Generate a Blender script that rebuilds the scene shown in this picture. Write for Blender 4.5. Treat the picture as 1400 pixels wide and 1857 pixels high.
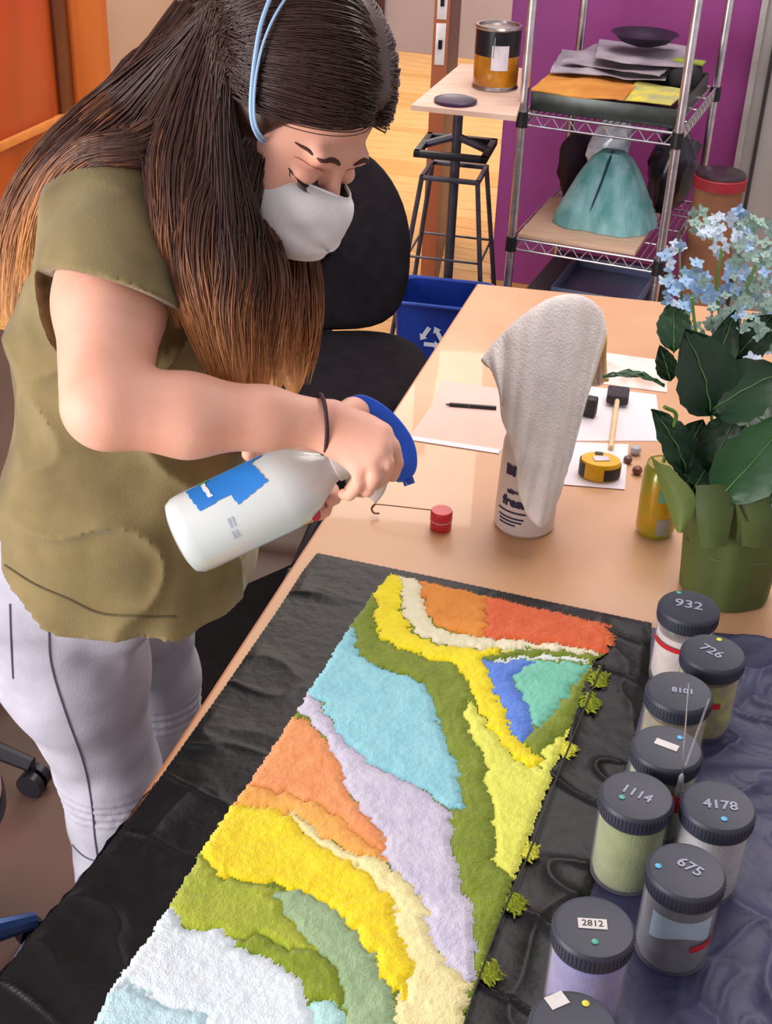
import bpy, bmesh, math, random
import numpy as np
from mathutils import Vector, Matrix

# ------------------------------------------------------------------ camera
for _o in list(bpy.data.objects):
    bpy.data.objects.remove(_o, do_unlink=True)
SC = bpy.context.scene
COL = SC.collection
random.seed(4)
RNG = np.random.default_rng(7)
F, CX, CY, H = 2400.0, 700.0, 928.5, 1.82
_up = -np.array([-170., -4000., -F]); _up /= np.linalg.norm(_up)
_fw = np.array([0, 0, -1.]); _yh = _fw - _fw.dot(_up) * _up; _yh /= np.linalg.norm(_yh)
_xh = np.cross(_yh, _up)
RM = np.array([_xh, _yh, _up])            # camera axes -> world axes
CAM = np.array([0, 0, H])
cd = bpy.data.cameras.new('camera'); cam = bpy.data.objects.new('camera', cd); COL.objects.link(cam)
M4 = Matrix.Identity(4)
for i in range(3):
    for j in range(3):
        M4[i][j] = float(RM[i, j])
M4.translation = Vector((0, 0, H))
cam.matrix_world = M4
cd.sensor_fit = 'VERTICAL'; cd.sensor_height = 36.0; cd.sensor_width = 27.14
cd.lens = F / 1857 * 36.0; cd.clip_start = 0.05; cd.clip_end = 60
SC.camera = cam

# ------------------------------------------------------------------ light
w = bpy.data.worlds.new('room_light'); SC.world = w; w.use_nodes = True
bg = w.node_tree.nodes['Background']
bg.inputs[0].default_value = (0.98, 0.93, 1.0, 1); bg.inputs[1].default_value = 0.52
def area(name, loc, target, size, power, col):
    l = bpy.data.lights.new(name, 'AREA'); l.shape = 'RECTANGLE'; l.size, l.size_y = size
    l.energy = power; l.color = col
    o = bpy.data.objects.new(name, l); COL.objects.link(o); o.location = loc
    o.rotation_euler = (Vector(target) - Vector(loc)).to_track_quat('-Z', 'Y').to_euler()
    return o
area('window_light', (-2.3, 0.0, 1.35), (-0.1, 1.35, 0.95), (1.4, 1.5), 88, (1.0, 0.97, 0.98))
area('ceiling_lamp', (0.6, 2.4, 2.9), (0.3, 2.0, 0.7), (1.4, 1.2), 26, (1.0, 0.93, 0.88))
area('ceiling_lamp', (0.9, 4.2, 3.0), (0.8, 4.2, 0), (1.6, 1.0), 30, (1.0, 0.95, 0.97))
area('hall_lamp', (-0.3, 6.9, 3.2), (-0.2, 6.9, 0), (2.2, 2.2), 130, (1.0, 0.92, 0.80))
SC.view_settings.view_transform = 'Standard'
SC.view_settings.look = 'None'
SC.view_settings.exposure = 0.35
SC.view_settings.gamma = 1.0
SC.view_settings.use_curve_mapping = False

# ------------------------------------------------------------------ helpers
def ray(px, py):
    return RM @ np.array([(px - CX) / F, -(py - CY) / F, -1.])
def P(px, py, z):
    r = ray(px, py); return CAM + r * (z - H) / r[2]
def W(px, py, d):
    return CAM + ray(px, py) * d
def PL(px, py, pt, nrm):
    r = ray(px, py); pt = np.array(pt, float); nrm = np.array(nrm, float)
    return CAM + r * ((pt - CAM) @ nrm) / (r @ nrm)
def nz(v):
    v = np.array(v, float); return v / (np.linalg.norm(v) + 1e-12)

def link(o):
    COL.objects.link(o); return o
def base_obj(name, data, parent):
    o = bpy.data.objects.new(name, data); link(o)
    if parent is not None: o.parent = parent
    return o
def tag(o, label=None, cat=None, group=None, kind=None):
    if label: o['label'] = label
    if cat: o['category'] = cat
    if group: o['group'] = group
    if kind: o['kind'] = kind
    return o
def thing(name, label, cat, loc=(0, 0, 0), rz=0.0, group=None):
    o = bpy.data.objects.new(name, None); link(o)
    o.location = tuple(float(c) for c in loc); o.rotation_euler = (0, 0, rz); o.empty_display_size = .05
    return tag(o, label, cat, group)

class MB:
    def __init__(s): s.V = []; s.Fc = []; s.n = 0
    def add(s, V, Fc, M=None):
        V = np.asarray(V, float)
        if M is not None: V = V @ np.asarray(M)[:3, :3].T + np.asarray(M)[:3, 3]
        s.V.append(V); s.Fc += [tuple(int(i) + s.n for i in f) for f in Fc]; s.n += len(V); return s
    def box(s, c, size, rz=0, bevel=0.0, seg=2, M=None):
        bm = bmesh.new(); bmesh.ops.create_cube(bm, size=1)
        for v in bm.verts: v.co = Vector((v.co.x * size[0], v.co.y * size[1], v.co.z * size[2]))
        if bevel > 0:
            bmesh.ops.bevel(bm, geom=list(bm.edges), offset=min(bevel, min(size) * .49), segments=seg, affect='EDGES', profile=.5)
        V = np.array([v.co[:] for v in bm.verts]); Fc = [[v.index for v in f.verts] for f in bm.faces]; bm.free()
        cr, sr = math.cos(rz), math.sin(rz)
        V = V @ np.array([[cr, -sr, 0], [sr, cr, 0], [0, 0, 1]]).T + np.array(c, float)
        return s.add(V, Fc, M)
    def lathe(s, prof, n=32, c=(0, 0, 0), M=None, wob=None):
        V = []; a = np.linspace(0, 2 * math.pi, n, endpoint=False)
        for k, (r, z) in enumerate(prof):
            rr = np.full(n, r) if wob is None else r * (1 + wob(a, k / max(1, len(prof) - 1)))
            V.append(np.stack([rr * np.cos(a), rr * np.sin(a), np.full(n, z)], 1))
        V = np.concatenate(V) + np.array(c, float); Fc = []
        for k in range(len(prof) - 1):
            for i in range(n):
                j = (i + 1) % n; Fc.append((k * n + i, k * n + j, (k + 1) * n + j, (k + 1) * n + i))
        if prof[0][0] < 1e-4 or True:
            Fc.append(tuple(range(n - 1, -1, -1))) if prof[0][0] >= 1e-4 and getattr(s, 'cap0', False) else None
        Fc = [f for f in Fc if f]
        return s.add(V, Fc, M)
    def tube(s, pts, r, n=8, M=None, caps=True, flat=None):
        pts = np.asarray(pts, float); m = len(pts)
        rr = np.full(m, r) if np.isscalar(r) else np.asarray(r, float)
        T = np.gradient(pts, axis=0); T /= np.linalg.norm(T, axis=1)[:, None] + 1e-12
        ref = np.array([0, 0, 1.]) if abs(T[0][2]) < .9 else np.array([1., 0, 0])
        N = nz(np.cross(T[0], ref)); V = []
        for k in range(m):
            N = nz(N - N.dot(T[k]) * T[k]); B = np.cross(T[k], N)
            a = np.linspace(0, 2 * math.pi, n, endpoint=False)
            V.append(pts[k] + rr[k] * (np.cos(a)[:, None] * N + np.sin(a)[:, None] * B * (flat or 1)))
        V = np.concatenate(V); Fc = []
        for k in range(m - 1):
            for i in range(n):
                j = (i + 1) % n; Fc.append((k * n + i, k * n + j, (k + 1) * n + j, (k + 1) * n + i))
        if caps: Fc += [tuple(range(n - 1, -1, -1)), tuple((m - 1) * n + i for i in range(n))]
        return s.add(V, Fc, M)
    def ell(s, c, rad, M=None, nu=20, nv=12, R=None):
        V = []
        for i in range(nv + 1):
            th = math.pi * i / nv
            for j in range(nu):
                ph = 2 * math.pi * j / nu
                V.append((math.sin(th) * math.cos(ph) * rad[0], math.sin(th) * math.sin(ph) * rad[1], math.cos(th) * rad[2]))
        V = np.array(V)
        if R is not None: V = V @ np.array(R).T
        V = V + np.array(c, float); Fc = []
        for i in range(nv):
            for j in range(nu):
                k = (j + 1) % nu; Fc.append((i * nu + j, (i + 1) * nu + j, (i + 1) * nu + k, i * nu + k))
        return s.add(V, Fc, M)
    def prism(s, poly, z0, z1, M=None):
        n = len(poly); V = [(x, y, z0) for x, y in poly] + [(x, y, z1) for x, y in poly]
        Fc = [tuple(range(n - 1, -1, -1)), tuple(range(n, 2 * n))] + [(i, (i + 1) % n, n + (i + 1) % n, n + i) for i in range(n)]
        return s.add(V, Fc, M)
    def mesh(s, name, mat, smooth=True, off=None, sharp=35):
        V = np.concatenate(s.V) if s.V else np.zeros((0, 3))
        if off is not None: V = V - np.array(off, float)
        me = bpy.data.meshes.new(name); me.from_pydata(V.tolist(), [], s.Fc)
        bm = bmesh.new(); bm.from_mesh(me)
        bmesh.ops.remove_doubles(bm, verts=bm.verts, dist=1e-5)
        if len(bm.faces) < 20000: bmesh.ops.recalc_face_normals(bm, faces=bm.faces)
        bm.to_mesh(me); bm.free()
        if smooth:
            me.shade_smooth()
            if sharp: me.set_sharp_from_angle(angle=math.radians(sharp))
        if mat: me.materials.append(mat)
        return me
    def build(s, name, mat, parent=None, smooth=True, world=False, label=None, sharp=35, kind=None):
        off = None
        if world and parent is not None:
            p = parent
            while p.parent is not None: p = p.parent
            off = p.location
        o = base_obj(name, s.mesh(name, mat, smooth, off, sharp), parent)
        if label: o['label'] = label
        if kind: o['kind'] = kind
        return o

def raw_mesh(name, V, Q, mat, parent=None, off=None, attrs=None, smooth=True):
    """fast mesh from numpy quads (n,4) or tris"""
    V = np.asarray(V, np.float32)
    if off is not None: V = V - np.asarray(off, np.float32)
    Q = np.asarray(Q, np.int32); k = Q.shape[1]
    me = bpy.data.meshes.new(name); me.vertices.add(len(V)); me.vertices.foreach_set('co', V.ravel())
    me.loops.add(Q.size); me.loops.foreach_set('vertex_index', Q.ravel())
    me.polygons.add(len(Q)); me.polygons.foreach_set('loop_start', np.arange(0, Q.size, k, dtype=np.int32))
    me.polygons.foreach_set('loop_total', np.full(len(Q), k, np.int32))
    me.update(calc_edges=True)
    if attrs:
        for nme, arr in attrs.items():
            a = me.attributes.new(nme, 'FLOAT', 'POINT'); a.data.foreach_set('value', np.asarray(arr, np.float32))
    if smooth: me.shade_smooth()
    if mat: me.materials.append(mat)
    return base_obj(name, me, parent)

def root_loc(p):
    while p.parent is not None: p = p.parent
    return np.array(p.location)

def frame_M(o, x, y, z):
    M = np.eye(4); M[:3, 0] = x; M[:3, 1] = y; M[:3, 2] = z; M[:3, 3] = o; return M
def rotz(a):
    return np.array([[math.cos(a), -math.sin(a), 0], [math.sin(a), math.cos(a), 0], [0, 0, 1]])

def catmull(pts, per=6):
    pts = np.asarray(pts, float); Q = np.vstack([2 * pts[0] - pts[1], pts, 2 * pts[-1] - pts[-2]]); out = []
    for i in range(1, len(Q) - 2):
        p0, p1, p2, p3 = Q[i - 1:i + 3]
        for t in np.linspace(0, 1, per, endpoint=False):
            out.append(.5 * ((2 * p1) + (-p0 + p2) * t + (2 * p0 - 5 * p1 + 4 * p2 - p3) * t ** 2 + (-p0 + 3 * p1 - 3 * p2 + p3) * t ** 3))
    out.append(Q[-2]); return np.array(out)

# value noise (numpy) -------------------------------------------------------
_T = RNG.random((64, 64, 64)).astype(np.float32)
def vnoise(p, sc=1.0):
    q = np.asarray(p, float) * sc + 500.0; i = np.floor(q).astype(int); f = q - i; f = f * f * (3 - 2 * f)
    def g(a, b, c): return _T[(i[..., 0] + a) & 63, (i[..., 1] + b) & 63, (i[..., 2] + c) & 63]
    x, y, z = f[..., 0], f[..., 1], f[..., 2]
    a = g(0,0,0)*(1-x)+g(1,0,0)*x; b = g(0,1,0)*(1-x)+g(1,1,0)*x; c = g(0,0,1)*(1-x)+g(1,0,1)*x; d = g(0,1,1)*(1-x)+g(1,1,1)*x
    return (a*(1-y)+b*y)*(1-z)+(c*(1-y)+d*y)*z
def fbm(p, sc, oc=3):
    s = 0; a = 1; t = 0
    for k in range(oc): s = s + a * vnoise(p, sc * 2 ** k); t += a; a *= .5
    return s / t
def p3(x, y, z=0.0):
    return np.stack(np.broadcast_arrays(x, y, np.asarray(z, float)), -1)

def pip(x, y, poly):
    poly = np.asarray(poly, float); ins = np.zeros(x.shape, bool); n = len(poly)
    for i in range(n):
        x0, y0 = poly[i]; x1, y1 = poly[(i + 1) % n]
        if y0 == y1: continue
        c = ((y0 > y) != (y1 > y)) & (x < (x1 - x0) * (y - y0) / (y1 - y0) + x0); ins ^= c
    return ins
def near_edge(x, y, poly):
    poly = np.asarray(poly, float); best = np.full(x.shape, 1e9); bx = x.copy(); by = y.copy(); n = len(poly)
    for i in range(n):
        a = poly[i]; b = poly[(i + 1) % n]; d = b - a; L = d @ d + 1e-12
        t = np.clip(((x - a[0]) * d[0] + (y - a[1]) * d[1]) / L, 0, 1)
        qx, qy = a[0] + t * d[0], a[1] + t * d[1]; e = (x - qx) ** 2 + (y - qy) ** 2
        m = e < best; best = np.where(m, e, best); bx = np.where(m, qx, bx); by = np.where(m, qy, by)
    return np.sqrt(best), bx, by
def poly_grid(poly, h):
    """grid patch filling a 2D polygon with boundary snapped; returns V2, Q"""
    poly = np.asarray(poly, float); lo = poly.min(0) - h; hi = poly.max(0) + h
    xs = np.arange(lo[0], hi[0] + h, h); ys = np.arange(lo[1], hi[1] + h, h)
    X, Y = np.meshgrid(xs, ys, indexing='ij'); ins = pip(X, Y, poly)
    cx = (X[:-1, :-1] + h / 2); cy = (Y[:-1, :-1] + h / 2); keep = pip(cx, cy, poly)
    d, bx, by = near_edge(X, Y, poly)
    X = np.where(ins, X, bx); Y = np.where(ins, Y, by)
    idx = np.arange(X.size).reshape(X.shape)
    Q = np.stack([idx[:-1, :-1][keep], idx[1:, :-1][keep], idx[1:, 1:][keep], idx[:-1, 1:][keep]], 1)
    used, inv = np.unique(Q, return_inverse=True)
    return np.stack([X.ravel()[used], Y.ravel()[used]], 1), inv.reshape(Q.shape), np.where(ins, d, 0).ravel()[used]

# SDF body builder ------------------------------------------------------------
class SDF:
    def __init__(s, lo, hi, h):
        s.lo = np.array(lo, float); s.h = h; s.n = (np.ceil((np.array(hi) - s.lo) / h)).astype(int) + 1
        s.g = np.full(s.n, 0.5, np.float32)
    def region(s, lo, hi, pad):
        a = np.clip(np.floor((np.array(lo) - pad - s.lo) / s.h).astype(int), 0, s.n); b = np.clip(np.ceil((np.array(hi) + pad - s.lo) / s.h).astype(int) + 1, 0, s.n)
        ax = [s.lo[i] + s.h * np.arange(a[i], b[i]) for i in range(3)]
        if min(len(q) for q in ax) < 1: return None, None
        X, Y, Z = np.meshgrid(*ax, indexing='ij', sparse=False)
        return tuple(slice(a[i], b[i]) for i in range(3)), np.stack([X, Y, Z], -1)
    def comb(s, sl, d, k, mode):
        g = s.g[sl]; d = d.astype(np.float32)
        if mode == 'sub': d = -d
        if mode == 'add':
            if k > 0:
                hh = np.clip(.5 + .5 * (g - d) / k, 0, 1); s.g[sl] = g * (1 - hh) + d * hh - k * hh * (1 - hh)
            else: s.g[sl] = np.minimum(g, d)
        else:
            if k > 0:
                hh = np.clip(.5 - .5 * (g - d) / k, 0, 1); s.g[sl] = g * (1 - hh) + d * hh + k * hh * (1 - hh)
            else: s.g[sl] = np.maximum(g, d)
    def cap(s, a, b, ra, rb=None, k=.01, mode='add', disp=None):
        rb = ra if rb is None else rb; a = np.array(a, float); b = np.array(b, float); r = max(ra, rb)
        sl, X = s.region(np.minimum(a, b) - r, np.maximum(a, b) + r, k + 3 * s.h + .01)
        if sl is None: return
        ab = b - a; t = np.clip(((X - a) @ ab) / (ab @ ab + 1e-12), 0, 1)
        d = np.linalg.norm(X - a - t[..., None] * ab, axis=-1) - (ra + (rb - ra) * t)
        if disp: d = d + disp(X)
        s.comb(sl, d, k, mode)
    def chain(s, pts, rs, k=.01, mode='add', disp=None):
        for i in range(len(pts) - 1): s.cap(pts[i], pts[i + 1], rs[i], rs[i + 1], k, mode, disp)
    def ell(s, c, rad, R=None, k=.01, mode='add'):
        rad = np.array(rad, float); c = np.array(c, float); R = np.eye(3) if R is None else R; m = rad.max()
        sl, X = s.region(c - m, c + m, k + 3 * s.h + .01)
        if sl is None: return
        q = (X - c) @ R; k0 = np.linalg.norm(q / rad, axis=-1); k1 = np.linalg.norm(q / rad ** 2, axis=-1) + 1e-9
        s.comb(sl, k0 * (k0 - 1) / k1, k, mode)
    def func(s, lo, hi, fn, k=.01, mode='add'):
        sl, X = s.region(lo, hi, 0)
        if sl is not None: s.comb(sl, fn(X), k, mode)
    def mesh(s):
        g = s.g; n = np.array(g.shape); neg = g < 0
        c = np.zeros(n - 1, np.uint8)
        for dx in (0, 1):
            for dy in (0, 1):
                for dz in (0, 1): c += neg[dx:n[0] - 1 + dx, dy:n[1] - 1 + dy, dz:n[2] - 1 + dz]
        act = (c > 0) & (c < 8); I = np.argwhere(act); idx = np.full(act.shape, -1, np.int32); idx[act] = np.arange(len(I))
        S = np.zeros((len(I), 3)); cnt = np.zeros(len(I))
        cor = [(0,0,0),(1,0,0),(0,1,0),(1,1,0),(0,0,1),(1,0,1),(0,1,1),(1,1,1)]
        val = [g[I[:, 0] + a, I[:, 1] + b, I[:, 2] + d] for a, b, d in cor]
        for i in range(8):
            for j in range(i + 1, 8):
                if sum(abs(cor[i][q] - cor[j][q]) for q in range(3)) != 1: continue
                v0, v1 = val[i], val[j]; m = (v0 < 0) != (v1 < 0); t = np.where(m, v0 / np.where(m, v0 - v1, 1), 0)
                p = np.array(cor[i]) + t[:, None] * (np.array(cor[j]) - np.array(cor[i])); S += np.where(m[:, None], p, 0); cnt += m
        V = (I + S / cnt[:, None]) * s.h + s.lo; Q = []
        for ax in range(3):
            o = [q for q in range(3) if q != ax]
            a = np.take(neg, range(0, n[ax] - 1), ax); b = np.take(neg, range(1, n[ax]), ax)
            E = np.argwhere(a != b); E = E[(E[:, o[0]] > 0) & (E[:, o[1]] > 0) & (E[:, o[0]] < n[o[0]] - 1) & (E[:, o[1]] < n[o[1]] - 1)]
            if not len(E): continue
            flip = a[tuple(E.T)]
            def at(d0, d1):
                q = E.copy(); q[:, o[0]] += d0; q[:, o[1]] += d1; return idx[tuple(q.T)]
            q = np.stack([at(-1, -1), at(0, -1), at(0, 0), at(-1, 0)], 1)
            if ax == 1: flip = ~flip
            q[~flip] = q[~flip][:, ::-1]; Q.append(q)
        return V, np.concatenate(Q)

def smooth_mesh(V, Q, it=2, lam=.5):
    V = V.copy(); e = np.concatenate([Q[:, [0, 1]], Q[:, [1, 2]], Q[:, [2, 3]], Q[:, [3, 0]]])
    e = np.concatenate([e, e[:, ::-1]]); deg = np.bincount(e[:, 0], minlength=len(V))[:, None] + 1e-9
    for _ in range(it):
        S = np.stack([np.bincount(e[:, 0], weights=V[e[:, 1], k], minlength=len(V)) for k in range(3)], 1)
        V += lam * (S / deg - V)
    return V

# materials -----------------------------------------------------------------
def srgb(h):
    if isinstance(h, str):
        c = [int(h[i:i + 2], 16) / 255 for i in (0, 2, 4)]
        return tuple((x / 12.92 if x <= .04045 else ((x + .055) / 1.055) ** 2.4) for x in c) + (1,)
    return tuple(h) + (1,)
def mat(name, col, rough=.5, col2=None, scale=20, stretch=(1, 1, 1), metal=0, bump=0, bscale=None, bstretch=None, trans=0, ior=1.45, coat=0, sheen=0, sss=0, spec=None, detail=4, mixr=(.35, .65), alpha=1):
    m = bpy.data.materials.new(name); m.use_nodes = True; nt = m.node_tree; b = nt.nodes['Principled BSDF']
    b.inputs['Roughness'].default_value = rough; b.inputs['Metallic'].default_value = metal
    b.inputs['Transmission Weight'].default_value = trans; b.inputs['IOR'].default_value = ior
    b.inputs['Coat Weight'].default_value = coat; b.inputs['Sheen Weight'].default_value = sheen
    if spec is not None: b.inputs['Specular IOR Level'].default_value = spec
    if sss:
        b.inputs['Subsurface Weight'].default_value = sss; b.inputs['Subsurface Radius'].default_value = (1, .3, .15); b.inputs['Subsurface Scale'].default_value = .008
    if alpha < 1: b.inputs['Alpha'].default_value = alpha
    c1 = srgb(col); b.inputs['Base Color'].default_value = c1
    tc = nt.nodes.new('ShaderNodeTexCoord')
    def noise(sc, st):
        mp = nt.nodes.new('ShaderNodeMapping'); mp.inputs['Scale'].default_value = st
        nt.links.new(tc.outputs['Object'], mp.inputs[0]); nn = nt.nodes.new('ShaderNodeTexNoise')
        nn.inputs['Scale'].default_value = sc; nn.inputs['Detail'].default_value = detail
        nt.links.new(mp.outputs[0], nn.inputs['Vector']); return nn
    c2 = srgb(col2) if col2 else tuple(x * .82 for x in c1[:3]) + (1,)
    nn = noise(scale, stretch); mr = nt.nodes.new('ShaderNodeMapRange')
    mr.inputs[1].default_value, mr.inputs[2].default_value = mixr
    nt.links.new(nn.outputs['Fac'], mr.inputs[0]); mx = nt.nodes.new('ShaderNodeMix'); mx.data_type = 'RGBA'
    nt.links.new(mr.outputs[0], mx.inputs[0]); mx.inputs[6].default_value = c1; mx.inputs[7].default_value = c2
    nt.links.new(mx.outputs[2], b.inputs['Base Color'])
    if bump:
        bn = noise(bscale or scale * 4, bstretch or stretch); bp = nt.nodes.new('ShaderNodeBump')
        bp.inputs['Strength'].default_value = min(1, bump); bp.inputs['Distance'].default_value = .002 * max(1, bump)
        nt.links.new(bn.outputs['Fac'], bp.inputs['Height']); nt.links.new(bp.outputs[0], b.inputs['Normal'])
    return m
def text_mb(body, size, M, thick=.0004, bold=.0):
    cu = bpy.data.curves.new('t', 'FONT'); cu.body = body; cu.size = size; cu.align_x = 'CENTER'; cu.align_y = 'CENTER'; cu.offset = bold; cu.resolution_u = 2
    o = bpy.data.objects.new('t', cu); COL.objects.link(o); bpy.context.view_layer.update()
    me = bpy.data.meshes.new_from_object(o.evaluated_get(bpy.context.evaluated_depsgraph_get()))
    V = np.array([v.co[:] for v in me.vertices]); Fc = [tuple(p.vertices) for p in me.polygons]
    bpy.data.objects.remove(o, do_unlink=True); bpy.data.curves.remove(cu); bpy.data.meshes.remove(me)
    V[:, 2] += thick; return MB().add(V, Fc, M) if M is not None else (V, Fc)

# ================================================================== SETTING
UR = np.array([.292, .956, 0]); VR = np.array([.956, -.292, 0]); ZR = np.array([0, 0, 1.])
LW = np.array([-1.657, 5.325, 0])                      # a point on the left wall's foot
FWP = np.array([-.108, 8.79, 0])                       # a point on the far wall's foot
PW = np.array([.36, 4.80, 0])                          # purple wall's left end
m_floor = mat('brown_floor', '5a3d32', .55, '4b382d', 3, bump=.1, bscale=60)
m_maple = mat('maple_boards', 'd8a564', .35, 'c98f4c', 6, (1, 12, 1), bump=.05)
m_maple2 = mat('maple_boards_light', 'e0b478', .35, 'd39c58', 6, (1, 12, 1), bump=.05)
m_beige = mat('beige_wall', 'b39a88', .8, 'ab917f', 2)
m_greyw = mat('mauve_grey_wall', 'a79a9c', .8, '9f9295', 2)
m_purple = mat('purple_wall', '9a3f86', .6, '8d3a7c', 2, bump=.05)
m_right = mat('pale_grey_panel', 'a8a29f', .6, '9b9592', 2)

def wbox(name, o, x, y, size, mt, parent=None, kind='structure', bevel=0, label=None):
    """box with one corner-centre at o (foot centre), axes x,y, z up"""
    M = frame_M(o, x, y, ZR); mb = MB().box((0, 0, size[2] / 2), size, bevel=bevel, M=M)
    ob = mb.build(name, mt, parent, world=True, smooth=bevel > 0, label=label)
    if kind: ob['kind'] = kind
    return ob
bf = LW + UR * -1.25                                     # seam between brown floor and maple floor
seam0 = P(15, 600, 0)
c_floor = seam0 + VR * 2.0 - UR * 2.6
wbox('floor', c_floor + ZR * -.05, VR, UR, (7.0, 5.2, .05), m_floor)
far_floor = wbox('floor', seam0 + VR * 2.0 + UR * 2.9 + ZR * -.05, VR, UR, (7.0, 5.8, .04), m_maple)
# maple boards, running across
me_a = MB().box((0, 0, 0), (7.0, .116, .012), bevel=.002, seg=1).mesh('board', m_maple, False)
me_b = MB().box((0, 0, 0), (7.0, .116, .012), bevel=.002, seg=1).mesh('board', m_maple2, False)
ang = math.atan2(VR[1], VR[0])
for i in range(48):
    o = base_obj('board', me_a if random.random() < .5 else me_b, far_floor)
    p = seam0 + VR * 2.0 + UR * (.06 + i * .119); o.location = (p[0], p[1], -.007); o.rotation_euler = (0, 0, ang)
corner = FWP - VR * .469
mid = LW + UR * (-1.2)
wbox('wall_left', (LW + UR * 3.77 + LW - UR * 6.0) / 2 - VR * .06, UR, -VR, (9.77, .12, 3.2), m_beige)
wbox('wall_far', corner + VR * 3.0 + UR * .06, VR, UR, (6.2, .12, 3.2), m_greyw)
wbox('wall_purple', PW + VR * 1.0 + UR * .06, VR, UR, (2.0, .12, 3.2), m_purple)
# right grey wall coming towards the camera
q = PL(1387, 5, PW, UR); q[2] = 0
wbox('wall_right', q - UR * .02 + VR * .75, VR, UR, (1.5, .05, 3.2), m_right)
wbox('trim_1', q - UR * .05 + VR * .055, VR, UR, (.012, .012, 3.0), mat('dark_joint', '3a3434', .7))
wbox('trim_2', q - UR * .055 + VR * .004, VR, UR, (.02, .02, 3.0), mat('pale_edge', 'b3aca8', .6))
# door in the left wall
m_dor = mat('orange_stained_wood', 'b0501c', .38, '96400f', 5, (1, 1, .12), bump=.05)
m_dor2 = mat('red_stained_panel', 'b5401c', .3, '9c3518', 4, (1, 1, .2))
def onL(px, py): return PL(px, py, LW + VR * .01, VR)
j1 = onL(182, 120); j0 = onL(112, 60)
tj = (j1 - LW) @ UR; t0 = (j0 - LW) @ UR
d1 = wbox('door_1', LW + UR * (t0 - .55) + VR * .02, UR, -VR, (1.1, .03, 2.1), m_dor)
fr = wbox('door_frame', LW + UR * ((tj + t0) / 2) + VR * .03, UR, -VR, (tj - t0, .07, 2.15), mat('door_frame_wood', 'c0672a', .35, 'a9551e', 5, (1, 1, .1)), d1, None, bevel=.006)
rl = onL(60, 222); zr = rl[2]
wbox('rail_highlight_strip', LW + UR * (t0 - .55) + VR * .045 + ZR * (zr - .035), UR, -VR, (1.08, .03, .035), mat('rail_highlight_wood', 'd98a45', .35), d1, None, bevel=.004)  # paler wood colour carries the highlight along the rail
wbox('upper_panel', LW + UR * (t0 - .62) + VR * .037 + ZR * (zr + .0), UR, -VR, (.9, .012, 1.2), m_dor2, d1, None, bevel=.003)
wbox('inset_shadow_strip', LW + UR * (t0 - .07) + VR * .042 + ZR * zr, UR, -VR, (.10, .022, 1.2), mat('inset_shadow', '5e2a18', .4), d1, None, bevel=.003)  # dark strip painted in for the shadow of the inset panel
wbox('baseboard_left', LW + UR * (tj + 1.6) + VR * .01, UR, -VR, (3.0, .02, .09), m_beige)
# black screen on the beige wall
c0 = onL(347, 58); c1 = onL(470, 58)
t = (c0 - LW) @ UR
tv = thing('wall_screen', 'black flat panel hanging on the beige wall behind her hair', 'screen', LW + UR * (t + .55) + VR * .03 + ZR * c0[2])
M = frame_M((0, 0, 0), UR, -VR, ZR)
MB().box((0, 0, .35), (1.1, .05, .7), bevel=.008, M=M).build('casing', mat('black_casing', '15121a', .4), tv)
MB().box((0, -.028, .35), (1.02, .006, .62), bevel=.002, M=M).build('screen', mat('screen_glass', '0c0a14', .12), tv)
c0 = PL(690, 58, FWP - UR * .03, UR)
bd = thing('notice_board', 'dark maroon framed board on the grey far wall, right of her head', 'board', c0 - VR * .45)
M = frame_M((0, 0, 0), VR, UR, ZR)
MB().box((0, 0, .4), (.9, .03, .8), bevel=.004, M=M).build('panel', mat('maroon_board', '3d2530', .6), bd)
for x, z, sx, sz in ((-.45, .4, .04, .84), (.45, .4, .04, .84), (0, 0, .94, .04), (0, .8, .94, .04)):
    MB().box((x, -.008, z), (sx, .03, sz), bevel=.003, M=M).build('frame', mat('board_frame', '4a2a2a', .5), bd)
# open door leaf seen edge-on
a6 = math.radians(90 - 4.6); ld = np.array([math.cos(a6), math.sin(a6), 0]); ln = np.array([-ld[1], ld[0], 0])
lp = P(772, 560, 0); lp = np.array([lp[0], lp[1], 0])
d2 = wbox('door_2', lp + ld * .42 - ln * .0, ld, ln, (.84, .05, 2.1), mat('leaf_maroon', '5b2031', .45, '4c1b2a', 4, (1, 1, .2)))
wbox('edge_strip', lp - ld * .002, ld, ln, (.006, .05, 2.1), mat('leaf_edge', 'a85c35', .5, '94502e', 8, (1, 1, .1)), d2, None)
for py, hh in ((80, .13), (2, .11)):
    q = PL(806, py, lp, ld); 
    pl_ = wbox('latch_plate', lp - ld * .0065 + ZR * (q[2] - hh / 2), ld, ln, (.004, .032, hh), mat('latch_white', 'e8dfdc', .3), d2, None, bevel=.001)
    wbox('latch_bolt', lp - ld * .0115 + ZR * (q[2] - .014), ld, ln, (.008, .012, .028), mat('latch_dark', '30282c', .3, metal=.8), pl_, None)

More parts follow.
